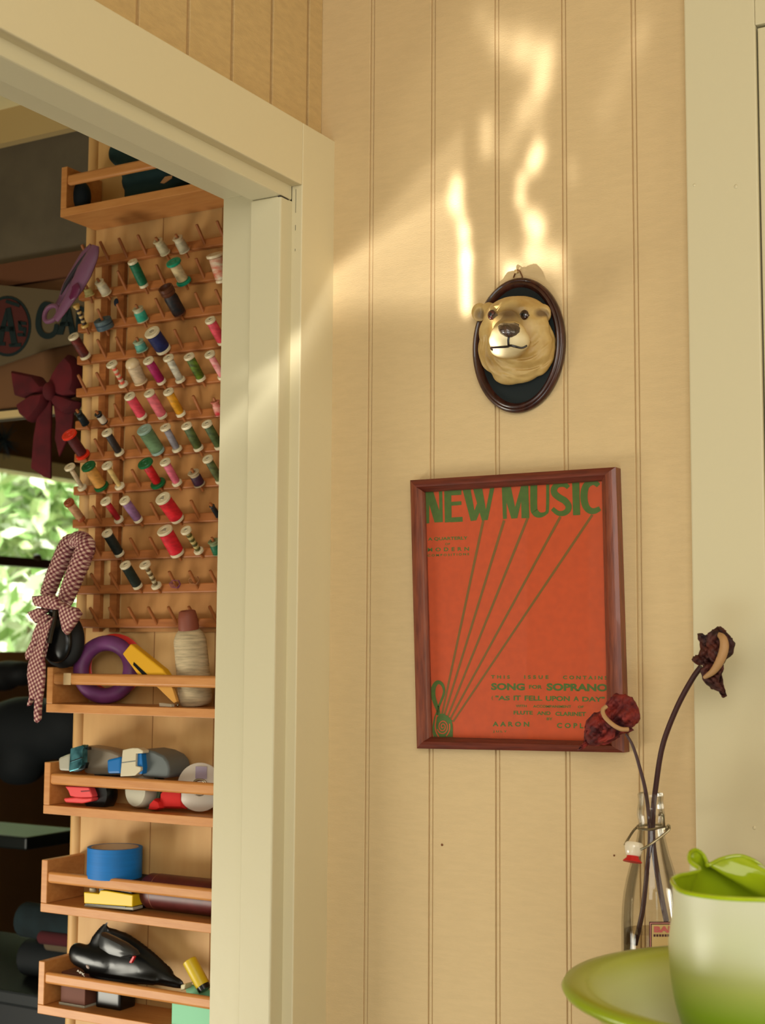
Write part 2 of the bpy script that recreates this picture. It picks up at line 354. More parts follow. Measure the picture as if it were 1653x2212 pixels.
# pennant on the header
PY=K-.022
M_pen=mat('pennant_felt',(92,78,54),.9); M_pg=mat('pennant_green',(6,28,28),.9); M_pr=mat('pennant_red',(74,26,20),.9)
PN=thing('pennant','long tan felt sports pennant with round A\'s emblem and lettering on far brown wall','pennant',on(60,700,'y',PY))
q=lambda x,y,d=0:on(x,y,'y',PY-d)
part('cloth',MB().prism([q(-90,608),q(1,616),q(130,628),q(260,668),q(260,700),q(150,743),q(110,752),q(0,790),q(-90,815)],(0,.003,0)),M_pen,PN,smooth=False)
def Z(x,y): return (x/4.4227,560+y/4.4244)
def zq(pts,d=.0015): return [q(*Z(*p),d) for p in pts]
def ring(cx,cy,rx,ry,n=32): return [(cx+rx*math.cos(2*math.pi*i/n),cy+ry*math.sin(2*math.pi*i/n)) for i in range(n)]
part('emblem',MB().prism(zq(ring(70,640,225,290),.001),(0,.001,0)),M_pg,PN,smooth=False)
part('emblem_disc',MB().prism(zq(ring(70,640,200,262),.002),(0,.001,0)),M_pr,PN,smooth=False)
A=MB()
for pl in ([(50,470),(100,460),(165,800),(110,830)],[(55,470),(80,500),(20,820),(-40,800)],[(0,640),(130,640),(135,690),(0,690)],[(-40,790),(50,790),(50,825),(-40,825)],[(80,810),(200,800),(200,835),(90,840)],
    [(170,590),(250,600),(250,630),(190,625)],[(170,590),(200,590),(205,660),(172,655)],[(175,640),(245,650),(245,690),(175,680)],[(225,650),(250,655),(245,740),(220,735)],[(165,705),(240,710),(240,740),(165,735)],
    [(60,385),(190,430),(180,460),(50,415)]):
    A.prism(zq(pl,.0032),(0,.001,0))
part('emblem_letters',A,M_pg,PN,smooth=False)
Lt=MB()
def ribbon2(mb,pts,wd,f,th=(0,.001,0)):
    n=len(pts); wd=wd if hasattr(wd,'__len__') else [wd]*n
    Lf=[];Rg=[]
    for i in range(n):
        a=pts[max(0,i-1)]; b=pts[min(n-1,i+1)]; dx,dy=b[0]-a[0],b[1]-a[1]; l=math.hypot(dx,dy) or 1
        nx,ny=-dy/l*wd[i]/2,dx/l*wd[i]/2; Lf.append((pts[i][0]+nx,pts[i][1]+ny)); Rg.append((pts[i][0]-nx,pts[i][1]-ny))
    for i in range(n-1): mb.prism(f([Lf[i],Lf[i+1],Rg[i+1],Rg[i]]),th)
def cr2(P,n=6,closed=False): return [(p.x,p.y) for p in catmull([(a,b,0) for a,b in P],n,closed)]
ribbon2(Lt,cr2([(500,430),(400,450),(365,560),(375,670),(440,735),(520,690)]),[30,40]+[50]*20+[46]*12,lambda P:zq(P,.002)) if False else None
c_=cr2([(500,440),(420,430),(375,520),(365,640),(400,715),(460,735),(520,700),(540,620)]); ribbon2(Lt,c_,[36+18*math.sin(math.pi*i/len(c_)) for i in range(len(c_))],lambda P:zq(P,.002))
for pl in ([(620,470),(665,470),(600,720),(540,720)],[(620,470),(670,470),(720,700),(665,720)],[(570,600),(700,600),(700,640),(570,640)],
           [(730,450),(780,450),(775,680),(720,690)],[(740,450),(850,470),(850,510),(740,495)],[(820,480),(862,500),(850,590),(810,580)],[(740,560),(840,560),(840,600),(740,600)],[(770,590),(810,590),(900,700),(840,710)]):
    Lt.prism(zq(pl,.002),(0,.001,0))
part('lettering',Lt,M_pg,PN,smooth=False)
# red bow
M_bow=mat('bow_velvet',(96,16,24),.9,var=.25,vscale=25)
BY=K-.06; b=lambda x,y,d=0:on(*Z(x,y),'y',BY-d)
BW=thing('ribbon_bow','large dark red fabric bow with long tails hanging below the pennant','bow',on(100,850,'y',BY))
def pad(pts,th,vox=None,bev=.004):   # soft cushion-like slab from an outline
    m=MB(); c=sum((Vector(p) for p in pts),Vector())/len(pts); n=Vector((0,1,0))
    rings=[(1,0),(.97,.5),(.8,.9),(.4,1)]
    vs=[];fs=[];k=len(pts)
    for sgn in (-1,1):
        b0=len(vs)
        for (sc_,h) in rings:
            for p in pts: vs.append(c+(Vector(p)-c)*sc_+n*sgn*h*th/2)
        vs.append(c+n*sgn*th/2)
        for j in range(len(rings)-1):
            for i in range(k): fs.append((b0+j*k+i,b0+j*k+(i+1)%k,b0+(j+1)*k+(i+1)%k,b0+(j+1)*k+i))
        for i in range(k): fs.append((b0+3*k+i,b0+3*k+(i+1)%k,b0+4*k))
    return m.add(vs,fs)
B=lambda P,d=0:[b(x,y,d) for x,y in P]
part('bow_loop',pad(B([(470,1230),(380,1120),(140,1070),(155,1190),(175,1310),(240,1330),(330,1300),(430,1290)]),.035),M_bow,BW)
part('bow_loop',pad(B([(480,1230),(540,1100),(600,1000),(680,915),(750,990),(775,1080),(770,1200),(740,1290),(640,1330),(540,1300)],.004),.035),M_bow,BW)
part('bow_loop',pad(B([(470,1280),(330,1300),(180,1400),(210,1480),(300,1560),(370,1490),(440,1400)],.008),.03),M_bow,BW)
part('bow_loop',pad(B([(490,1280),(640,1320),(770,1370),(720,1450),(640,1480),(540,1400)],.006),.03),M_bow,BW)
part('bow_knot',MB().ell(b(475,1260,.02),(.012,.012,.016)),M_bow,BW)
part('bow_tail',pad(B([(400,1330),(500,1330),(490,1700),(490,2100),(420,2080),(300,2000),(325,1700),(360,1500)],.002),.008),M_bow,BW)
part('bow_tail',pad(B([(510,1330),(700,1350),(705,1500),(690,1640),(570,1890),(530,1720),(540,1560)],-.002),.008),M_bow,BW)
# tinsel star
st=MB(); cst=on(8,950,'x',WX+.06)
for i in range(60):
    a=random.uniform(0,2*math.pi); e=random.uniform(-.6,.6); L=random.uniform(.03,.07)
    d=Vector((e*.5,math.cos(a),math.sin(a))).normalized(); st.tube([cst,cst+d*L],[.003,.001],4)
o=part('tinsel_star',st,mat('tinsel',(60,74,84),.4,metal=.6)); tag(o,'dark spiky tinsel star hanging above the window at left edge','ornament')
# dim clutter under the window: dark bags, table, rolled cloth
def lump(name,label,cat,parts,m,vox=.012,d=None):
    mm=MB()
    for (px,py,yy,r) in parts: mm.ell(on(px,py,'y',yy),r,14,10)
    r=remesh(mm,vox,4); o=part(name,r,m); return tag(o,label,cat)
lump('shoulder_bag','black slouchy bag hanging in the dark below window, above the slab','bag',[(60,1575,.9,(.14,.07,.075)),(110,1575,.9,(.12,.07,.07)),(50,1640,.9,(.06,.06,.06)),(35,1650,.9,(.05,.05,.05)),(150,1560,.9,(.08,.07,.07))],M_dark)
lump('cloth_bundle','dark bundle tucked under the window sill near left edge','cloth bundle',[(20,1450,1.3,(.06,.05,.03)),(45,1455,1.3,(.05,.05,.035)),(5,1470,1.3,(.05,.05,.03))],M_blackm)
t=thing('side_table','dark slab-topped table at left edge in the dim room','table',(-1.5,.85,0))
pa=on(57,1815,'y',.8)
part('table_top',MB().box((pa.x-.8,.8,pa.z-.022),(pa.x,.98,pa.z+.006)),mat('slab_dark',(20,26,24),.4),t,smooth=False,bevel=.004)
for (x,y) in ((pa.x-.3,.83),(pa.x-.3,.95),(pa.x-.74,.83),(pa.x-.74,.95)): part('leg',MB().box((x-.015,y-.015,0),(x+.015,y+.015,pa.z-.0222)),M_blackm,t,smooth=False)
M_tl=mat('teal_cloth',(20,38,42),.95,var=.3,vscale=20)
def roll(name,label,a,b_,r,m,y=.5):
    A_=on(a[0],a[1],'y',y);B_=on(b_[0],b_[1],'y',y); mm=MB().tube([A_,A_+(B_-A_)*.02,B_],[r*.85,r,r],18)
    o=part(name,mm,m); return tag(o,label,'fabric roll')
roll('fabric_roll','rolled dark teal cloth on top of the pile behind the lower shelves',(52,1985),(220,2010),.032,M_tl)
roll('fabric_roll','dark red rolled cloth squeezed under the teal roll',(88,2024),(220,2040),.012,mat('red_cloth',(70,16,22),.95),.47)
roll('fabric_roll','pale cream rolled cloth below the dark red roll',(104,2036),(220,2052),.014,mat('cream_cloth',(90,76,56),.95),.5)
roll('fabric_roll','dark green-black rolled cloth at the bottom of the pile',(60,2066),(220,2085),.034,M_dark,.52)
c=thing('storage_chest','dark wooden chest carrying the pile of fabric rolls','chest',(-.8,.6,0))
pz=on(60,2090,'y',.5).z
part('chest_body',MB().box((-1.6,.42,0),(-.3,.8,pz-.045)),mat('chest_dark',(8,14,17),.6),c,smooth=False,bevel=.004)
part('chest_lid',MB().box((-1.62,.41,pz-.0448),(-.29,.81,pz-.02)),mat('chest_lid_dark',(10,18,20),.6),c,smooth=False,bevel=.004)
# ------------------------------------------------------------------ panel with shelves
YP=.10; YF=.02; XL=-.500; XE=-.478; XR=.0-.104
PN2=thing('panel_board','tall light wooden panel that carries the spool rack and the small shelves','panel',(-.3,YP,.6))
part('panel_sheet',MB().box((XE+.0015,YP,.5),(XR+.1,YP+.018,2.456)),M_panel,PN2,smooth=False)
part('edge_stile',MB().lathe((XE-.011,YP+.008,.5),(0,0,1),[(.0111,0),(.0111,1.956)],20),M_panel,PN2)
for X in (-.345,-.235): part('panel_seam',MB().box((X,YP-.0004,.5),(X+.0012,YP,2.456)),mat('seam',(150,104,60),.8),PN2,smooth=False)
shelfz=[(363,470,126,'with dark cloth things, top of the panel'),(1441,1538.5,100,'holding the purple ring, directly below the spool rack'),(1646,1757.5,95,'holding tape dispensers, second below the spool rack'),(1857,1970,91.5,'holding the blue tape roll and yellow stapler'),(2076,2190,87,'holding the black hot-air tool, lowest in view')]
SH=[]
for i,(ya,yb,px,lb) in enumerate(shelfz):
    zt=on(px,ya,'y',YF).z; zb=on(px,yb,'y',YF).z; tb=.0125; tw=.0115
    s=thing('wall_shelf','small beech shelf '+lb,'shelf',(-.29,.06,zb),'small beech shelves with a front bar')
    part('shelf_board',MB().box((XE,YF,zb),(XR+.02,YP-.0006,zb+tb)),M_wood,s,smooth=False,bevel=.0008)
    part('end_board',MB().box((XE,YF,zb+tb+.0002),(XE+tw,YP-.0006,zt)),M_wood,s,smooth=False,bevel=.001)
    zr=zb+tb+(zt-zb-tb)*.50
    y_r=YF+.005
    zc={0:(388,160),1:(1466,123),2:(1682,118),3:(1895,115),4:(2112,108)}[i]; zr=on(zc[1],zc[0],'y',y_r).z
    part('front_bar',MB().box((XE+tw-.001,y_r-.0045,zr-.0082),(XR+.02,y_r+.0045,zr+.0082)),M_wood,s,smooth=True,bevel=.0036)
    if i==1: part('paper_tab',MB().box((on(142,1466,'y',y_r).x,y_r-.0049,zr-.0084),(on(158,1466,'y',y_r).x,y_r-.0044,zr+.0084)),mat('paper_tab',(208,178,130),.6),s,smooth=False)
    SH.append((zb+tb,zt,zr,s))
# ------------------------------------------------------------------ spool rack
YB=.08
RK=thing('spool_rack','wooden thread rack with rows of slanted pegs between top and second shelf','rack',(-.35,YP,1.5))
rz=[2.0655-.05035*i for i in range(12)]
for X in (-.456,-.424,): part('rack_upright',MB().box((X,YP-.0085,1.505),(X+.013,YP-.0006,2.078)),M_rackw,RK,smooth=False)
part('rack_dim_board',MB().box((-.402,YP-.0085,1.505),(XR+.02,YP-.0006,2.078)),mat('rack_dim_wood',(176,124,68),.55,c2=(164,112,58),vscale=8,stretch=(6,6,1.2)),RK,smooth=False)  # board added behind the rails, its tone darkened for the dimmer light there
for z in rz: part('rack_rail',MB().box((-.4915,YB,z-.001),(XR+.02,YP-.009,z+.0125)),M_rackw,RK,smooth=False,bevel=.0015)
def A5(x,y): return (120+x/4.592,480+y/4.592)
def A6(x,y): return (120+x/4.592,820+y/4.592)
def AB(x,y): return (x/3.306,820+y/3.306)
THREADS={}
def thr(c,c2=None,sheen=.55):
    k='thread_%d_%d_%d'%c+('' if c2 is None else '_mix')
    return mat(k,c,sheen,c2=c2 if c2 else tuple(int(v*.82) for v in c),vscale=55,stretch=(1,1,3),bump=.35,bscale=220)
WH=(214,200,164)
# conv, top, base, r_top, r_base, r_thread, flange colour, thread colour, second colour, style, label
SP=[
(A5,(1012,180),(1090,305),55,58,52,(200,188,150),(196,184,146),None,'cop','small off-white thread spool, first of the pair on the top row'),
(A5,(1208,150),(1282,285),58,60,55,(200,188,156),(188,176,144),None,'cop','small greyish-white thread spool, second of the pair on the top row'),
(A5,(760,382),(883,640),52,48,50,WH,(8,104,66),None,'std','emerald green thread spool with cream cap, upper left of the rack'),
(A5,(1165,388),(1280,600),80,80,58,(12,140,104),(214,190,140),None,'std','cream thread spool with wide teal end discs'),
(A5,(1575,315),(1660,590),88,70,70,(214,196,160),(206,190,160),(196,90,60),'std','white and red ringed cone spool cut by the door jamb'),
(A5,(1088,645),(1232,905),78,68,70,(86,48,30),(14,24,28),(50,30,24),'jar','big brown-capped black thread spool in the third row'),
(A5,(430,585),(507,705),52,58,52,(212,198,160),(208,196,164),None,'cop','small white thread spool beside the lilac tool'),
(A5,(315,660),(340,728),40,54,44,(206,192,120),(204,190,120),None,'cop','small pale yellow spool half hidden behind the lilac tool'),
(A5,(462,965),(498,1050),78,92,86,(92,108,104),(84,100,100),(50,70,80),'roll','small grey-blue roll of tape on a bare peg'),
(A5,(812,850),(870,975),60,65,60,(180,176,140),(30,140,112),(60,160,130),'cop','small teal thread spool in the third row'),
(A5,(818,1175),(862,1270),60,66,58,(150,170,140),(90,160,140),None,'cop','small pale aqua thread spool left of the navy one'),
(A5,(952,1083),(1078,1270),84,80,78,WH,(28,36,84),None,'std','large navy blue thread spool with cream cap'),
(A5,(172,1125),(305,1340),58,58,50,WH,(70,28,22),(110,34,24),'std','dark brown-red thread spool at the left rack edge below the striped one'),
(A5,(200,815),(300,1040),36,44,24,(200,160,80),(50,26,20),(214,180,110),'stripe','thin gold and black striped thread spool beside the lettering'),
(A5,(552,1398),(680,1620),60,52,26,WH,(220,92,66),(226,200,160),'stripe','thin coral and white striped thread spool with large cream discs'),
(A5,(748,1375),(850,1590),74,72,68,(208,182,140),(206,180,142),None,'dome','fat cream cotton spool with rounded cap'),
(A5,(915,1362),(1058,1592),58,50,46,WH,(164,22,84),None,'std','magenta thread spool with cream cap'),
(A5,(1115,1335),(1245,1575),58,54,38,WH,(150,144,128),(214,206,180),'std','silver-grey thread spool between the magenta and lime ones'),
(A5,(1320,1322),(1450,1562),58,52,46,WH,(96,124,28),(52,62,20),'std','variegated lime and olive thread spool in the fifth row'),
(A5,(1525,1300),(1662,1540),57,52,34,WH,(216,110,116),(230,170,160),'std','thin pale pink spool against the jamb in the fifth row'),
(A5,(1530,962),(1660,1200),57,52,50,WH,(222,70,84),None,'std','coral pink thread spool against the jamb, above the pale pink one'),
(A6,(730,155),(866,375),60,54,52,WH,(226,70,86),None,'std','hot pink thread spool, first of the pink pair in the sixth row'),
(A6,(925,125),(1068,370),58,52,52,WH,(228,108,116),None,'std','rose pink thread spool next to the yellow one'),
(A6,(1115,110),(1250,350),57,52,44,WH,(222,152,22),None,'std','golden yellow thread spool in the sixth row'),
(A6,(1580,215),(1625,350),50,50,42,(190,110,90),(196,40,50),(220,160,140),'cop','small red spool in clear plastic cut by the jamb'),
(A6,(225,325),(300,440),40,44,40,(20,30,32),(12,26,30),None,'cop','small black thread spool at the left edge, seventh row'),
(A6,(418,335),(487,425),42,40,38,(24,26,26),(208,192,164),None,'cop','tiny white thread spool with black top'),
(A6,(130,537),(278,755),82,76,55,(216,44,18),(84,24,24),None,'std','dark red thread spool with big bright red end discs'),
(A6,(505,515),(640,735),58,54,38,WH,(46,38,34),None,'std','charcoal brown thread spool with cream end discs'),
(A6,(875,487),(1022,715),80,74,74,(138,162,146),(104,134,92),None,'std','large sage green thread spool with bluish rim'),
(A6,(1085,463),(1213,700),58,54,36,WH,(136,130,132),None,'std','thin grey thread spool right of the sage green one'),
(A6,(1295,448),(1425,690),57,54,46,WH,(84,96,44),(52,64,30),'std','olive green thread spool in the seventh row'),
(A6,(1497,430),(1632,672),57,54,46,WH,(82,98,50),(50,66,34),'std','olive green spool cut by the jamb in the seventh row'),
(A6,(135,858),(272,1082),58,50,24,WH,(206,184,146),None,'std','thin cream thread spool at far left before the window'),
(A6,(320,850),(462,1070),78,78,62,(8,90,44),(206,146,66),None,'std','gold thread spool with dark green end discs'),
(A6,(505,843),(645,1068),58,54,26,WH,(218,184,112),None,'std','thin straw yellow thread spool with cream discs'),
(A6,(885,820),(1024,1040),82,82,46,(8,92,48),(196,22,26),None,'std','red thread spool with dark green end discs'),
(A6,(1083,808),(1213,1035),58,54,40,WH,(222,104,124),None,'std','light pink thread spool right of the green-disc red one'),
(A6,(1365,915),(1430,1040),64,62,56,(170,150,116),(58,26,48),None,'cop','short dark purple bobbin on the eighth row'),
(A6,(1505,778),(1640,1010),57,52,42,WH,(96,104,56),(60,66,36),'std','dull olive spool cut by the jamb in the eighth row'),
(A6,(125,1208),(262,1392),54,44,44,(150,74,38),(196,150,108),(160,112,76),'wood','brown wooden bobbin wrapped with tan cord before the window'),
(A6,(492,1197),(636,1400),58,52,32,WH,(172,24,32),None,'std','thin dark red thread spool with cream discs, ninth row'),
(A6,(680,1190),(828,1398),58,50,48,WH,(146,104,142),None,'std','lilac thread spool in the ninth row'),
(A6,(1060,1170),(1215,1385),82,72,76,WH,(218,34,44),None,'std','large bright red thread spool, upper of the two big red ones'),
(AB,(761,1090),(858,1250),42,38,37,WH,(26,36,30),None,'std','dark green-black thread spool in the tenth row'),
(AB,(1174,1070),(1270,1245),60,54,55,WH,(218,32,46),None,'std','large bright red thread spool, lower of the two big red ones'),
(AB,(1325,1070),(1425,1230),42,38,22,WH,(86,80,30),(200,178,110),'stripe','thin olive and straw striped thread spool beside the lower big red one'),
(AB,(891,1318),(988,1480),43,38,38,WH,(28,42,32),None,'std','dark forest green thread spool in the eleventh row'),
(AB,(1033,1315),(1122,1480),44,40,18,WH,(104,82,44),(214,196,150),'stripe','thin brown and white striped thread spool in the eleventh row'),
(AB,(1522,1150),(1560,1240),44,42,40,(120,130,90),(20,100,62),None,'cop','short green spool cut by the jamb in the tenth row'),
(AB,(1512,900),(1560,975),22,22,20,(40,40,40),(14,24,28),None,'cop','tiny black spool cut by the jamb in the ninth row'),
]
bases=[]
used=[]
for (cv,tp,bs,rt,rb,rth,fc,tc_,t2,style,lab) in SP:
    k=(3.306 if cv is AB else 4.592)
    tpx=cv(*tp); bpx=cv(*bs)
    Bp=on(bpx[0],bpx[1],'y',YB-.008); Tp=on(tpx[0],tpx[1],'x',Bp.x)
    ax=(Tp-Bp); Ln=ax.length
    if Ln>.06: Ln=.06
    ax.normalize()
    if ax.y>-.25:               # keep a believable peg slant
        ax=Vector((ax.x,-.5,max(ax.z,.6))).normalized()
    pxm=depth(Bp)/F
    rt_,rb_,rth_=[r/k*pxm*.97 for r in (rt,rb,rth)]
    cb=mat('spool_%d_%d_%d'%fc,fc,.4)
    s=thing('thread_spool',lab,'thread spool',Bp,'thread spools on the rack'); used.append(bpx)
    part_m=lambda n,mb,m,**kw: part(n,mb,m,s,**kw)
    hole=.0022
    if style in('std','stripe','wood'):
        ft=.0045 if style!='wood' else .006
        core=MB().lathe(Bp,ax,[(hole,0),(rb_*.8,0),(rb_,.0006),(rb_,ft*.8),(rb_*.9,ft),(rth_*.8,ft),(rth_*.8,Ln-ft),(rt_*.9,Ln-ft),(rt_,Ln-ft*.8),(rt_,Ln-.0008),(rt_*.94,Ln),(rt_*.55,Ln),(rt_*.5,Ln-.0008),(rt_*.35,Ln-.0008),(rt_*.3,Ln),(hole,Ln)],22)
        sco=part_m('spool_core',core,cb,deg=35)
        if style=='stripe':
            n=8; h0=ft; st_=(Ln-2*ft)/n
            for i in range(n):
                cc=tc_ if i%2==0 else t2
                part_m('thread_band',MB().lathe(Bp,ax,[(rth_*.9,h0+i*st_),(rth_*1.05,h0+(i+.5)*st_),(rth_*.9,h0+(i+1)*st_)],16),thr(cc))
        else:
            part_m('thread_winding',MB().lathe(Bp,ax,[(rth_*.82,ft),(rth_,ft+.0015),(rth_*1.015,Ln*.5),(rth_,Ln-ft-.0015),(rth_*.82,Ln-ft)],22),thr(tc_,t2))
        if rt/k>11.5 and fc==WH:   # printed cap
            lb=MB(); e1=ax.cross(Vector((0,0,1))).normalized(); e2=e1.cross(ax)
            for j in range(3):
                o_=Bp+ax*(Ln+.0001)-e2*(j-1)*rt_*.2; wl=rt_*(.16+.09*((j*7+len(lab))%3))
                lb.add([o_-e1*wl-e2*rt_*.045,o_+e1*wl-e2*rt_*.045,o_+e1*wl+e2*rt_*.045,o_-e1*wl+e2*rt_*.045],[(0,1,2,3)])
            part('cap_print',lb,mat('cap_ink',(70,60,50),.8),sco,smooth=False)
    elif style=='cop':
        part_m('spool_core',MB().lathe(Bp,ax,[(hole,0),(rb_,0),(rb_,.0012),(rth_*.9,.0014),(rth_*.9,Ln-.002),(rt_*.9,Ln-.002),(rt_,Ln-.001),(rt_*.9,Ln),(rt_*.45,Ln),(rt_*.42,Ln-.004),(hole,Ln-.004)],18),cb,deg=35)
        part_m('thread_winding',MB().lathe(Bp,ax,[(rth_*.9,.0014),(rth_*1.02,.003),(rth_,Ln*.62),(rth_*.9,Ln*.72)],18),thr(tc_,t2))
    elif style=='roll':
        part_m('tape_winding',MB().lathe(Bp,ax,[(rb_*.4,0),(rb_,0),(rb_,Ln),(rb_*.8,Ln+.001),(rb_*.4,Ln),(rb_*.4,0)],22,capa=False,capb=False),thr(tc_,t2),deg=35)
        part_m('tape_print',MB().lathe(Bp,ax,[(rb_*1.003,Ln*.45),(rb_*1.006,Ln*.6)],22,capa=False,capb=False),mat('dark_print',(40,56,66),.8))
    elif style=='dome':
        part_m('spool_core',MB().lathe(Bp,ax,[(hole,0),(rb_,0),(rb_,.002),(rth_*.9,.0022),(rth_*.9,Ln*.78),(rt_,Ln*.78),(rt_*1.02,Ln*.82),(rt_*.98,Ln*.9),(rt_*.75,Ln*1.01),(rt_*.4,Ln*1.07),(hole,Ln*1.08)],22),cb,deg=45)
        part_m('thread_winding',MB().lathe(Bp,ax,[(rth_*.9,.0022),(rth_,.004),(rth_*1.02,Ln*.7),(rth_*.9,Ln*.78)],22),thr(tc_,t2))
    elif style=='jar':
        part_m('spool_core',MB().lathe(Bp,ax,[(hole,0),(rb_,0),(rb_,.0015),(rth_*.9,.0017),(rth_*.9,Ln*.72),(rt_*.92,Ln*.74),(rt_,Ln*.78),(rt_,Ln*.86),(rt_*.93,Ln*.87),(rt_,Ln*.89),(rt_,Ln),(rt_*.8,Ln),(rt_*.72,Ln-.004),(hole,Ln-.004)],22),cb,deg=35)
        part_m('thread_winding',MB().lathe(Bp,ax,[(rth_*.9,.0017),(rth_,.003),(rth_*1.02,Ln*.6),(rth_*.9,Ln*.72)],22),thr(tc_,t2))
# pegs : one shared mesh, every peg its own part of the rack
PD=Vector((0,-.66,.75)).normalized()
pegme=MB().lathe((0,0,0),PD,[(.0024,-.006),(.0024,.028),(.0020,.030)],8).mesh('peg'); angle_smooth(pegme); pegme.materials.append(M_pegw)
def project(p):
    v=Vector(p)-CAM; w_=v.dot(FW); return (CX+F*v.dot(RT)/w_, CY-F*v.dot(UP)/w_)
for i in range(12):
    for j in range(-1,7):
        p=Vector((-.4335+.0364*j-.001*(i/11),YB,rz[i]+.006)); q_=project(p)
        if q_[0]>500: continue
        near=min(math.hypot(q_[0]-u[0],q_[1]-u[1]) for u in used)
        if near<26 or (j==-1 and i>=9): continue
        share(pegme,'peg',RK,p)
for s_ in [o for o in COL.objects if o.name.startswith('thread_spool')]:
    pass
for (cv,tp,bs,rt,rb,rth,fc,tc_,t2,style,lab) in SP:
    if style in ('cop','roll'):
        b1=cv(*bs); Bp=on(b1[0],b1[1],'y',YB-.008); t1=cv(*tp); Tp=on(t1[0],t1[1],'x',Bp.x); d=(Tp-Bp).normalized()
        if d.y>-.25: d=Vector((d.x,-.5,max(d.z,.6))).normalized()
        L=min((Tp-Bp).length,.06)+.004+(0.012 if style=='roll' else 0)
        part('peg',MB().lathe(Bp-d*.012,d,[(.0021,0),(.0021,L+.012),(.0018,L+.0135)],8),M_pegw,RK)
    else:
        b1=cv(*bs); Bp=on(b1[0],b1[1],'y',YB-.008); t1=cv(*tp); Tp=on(t1[0],t1[1],'x',Bp.x); d=(Tp-Bp).normalized()
        if d.y>-.25: d=Vector((d.x,-.5,max(d.z,.6))).normalized()
        part('peg',MB().lathe(Bp-d*.012,d,[(.0021,0),(.0021,.04)],8),M_pegw,RK)
# small snagged bits
for (x,y,r,c_,l) in ((251,653,.0045,(16,26,40),'dark blue felt dot stuck above a peg in the third row'),(383,1262,.006,(120,60,90),'tangle of purple thread at a bare peg, eleventh row'),(424,1254,.006,(150,100,60),'tangle of tan thread at a bare peg, eleventh row')):
    p=on(x,y,'y',YB-.006); mm=MB()
    if 'tangle' in l:
        for a in range(4):
            mm.tube([p+Vector((math.cos(t*1.05+a)*r*(1+.2*a),-.002*a,math.sin(t*1.05+a)*r)) for t in range(7)],.0005,5)
    else: mm.ell(p,(r,.002,r*1.4),12,8)
    tag(part('thread_tangle' if 'tangle' in l else 'felt_dot',mm,mat('snag_%d'%x,c_,.9)),l,'thread scrap' if 'tangle' in l else 'felt dot')
# ------------------------------------------------------------------ lilac clip hanging on the pegs
M_lil=mat('lilac_plastic',(112,70,96),.45); M_lil2=mat('plum_plastic',(92,26,62),.4)
def C4(x,y): return (60+x/8.265,500+y/8.265)
def yq(conv,P,yv): return [on(*conv(*p),'y',yv) for p in P]
LC=thing('hand_clip','lilac plastic hand tool with a plum oval button, leaning across the rack\'s left edge','tool',on(175,600,'y',.03))
def taper(conv,pts,rad,yv,m,name,flat=.5,parent=LC):
    P=catmull([on(*conv(x,y),'y',yv_ if (yv_:=(yv if not hasattr(yv,'__len__') else yv[i])) is not None else 0) for i,(x,y) in enumerate(pts)],6)
    n=len(P); R=[]
    for i in range(n):
        t=i/(n-1)*(len(rad)-1); k=min(int(t),len(rad)-2); R.append((rad[k]+(rad[k+1]-rad[k])*(t-k)))
    k=depth(P[0])/F
    sc_=8.265
    mm=MB(); 
    # flattened section: wide in the wall plane
    prev=None;vs=[];fs=[];N_=12
    for i,p in enumerate(P):
        t=(P[min(i+1,n-1)]-P[max(i-1,0)]).normalized(); nrm=Vector((0,-1,0)); e1=t.cross(nrm).normalized(); r=R[i]*1.28/sc_*k
        for a in range(N_):
            an=2*math.pi*a/N_; vs.append(p+e1*math.cos(an)*r+nrm*math.sin(an)*min(r*flat,.008))
    for j in range(n-1):
        for a in range(N_): fs.append((j*N_+a,j*N_+(a+1)%N_,(j+1)*N_+(a+1)%N_,(j+1)*N_+a))
    fs.append(tuple(range(N_))[::-1]); fs.append(tuple(range((n-1)*N_,n*N_)))
    mm.add(vs,fs); return part(name,mm,m,parent)
taper(C4,[(1150,270),(1010,440),(840,720),(690,980),(590,1200),(490,1350)],[60,80,75,68,45,34],.030,M_lil,'lower_arm')
taper(C4,[(1210,250),(1150,430),(1010,720),(880,980),(730,1220),(600,1430),(500,1570)],[60,112,140,122,92,72,58],.012,M_lil,'upper_arm')
part('dark_slot',MB().tube(yq(C4,[(1040,380),(930,560),(800,760),(680,940),(590,1130)],.018),[.001,.003,.0034,.003,.001],8),mat('slot_dark',(42,34,40),.7),LC)
taper(C4,[(840,960),(860,1030),(820,1130),(760,1200)],[60,78,72,40],.0055,M_lil2,'button',flat=.35)
# finger loop
lp=catmull([on(*C4(x,y),'y',.02) for x,y in [(500,1330),(400,1340),(320,1430),(300,1550),(350,1610),(470,1570),(540,1470),(540,1370)]],6,closed=True); lp.append(lp[0])
part('finger_loop',MB().tube(lp,.0036,8),M_lil,LC)
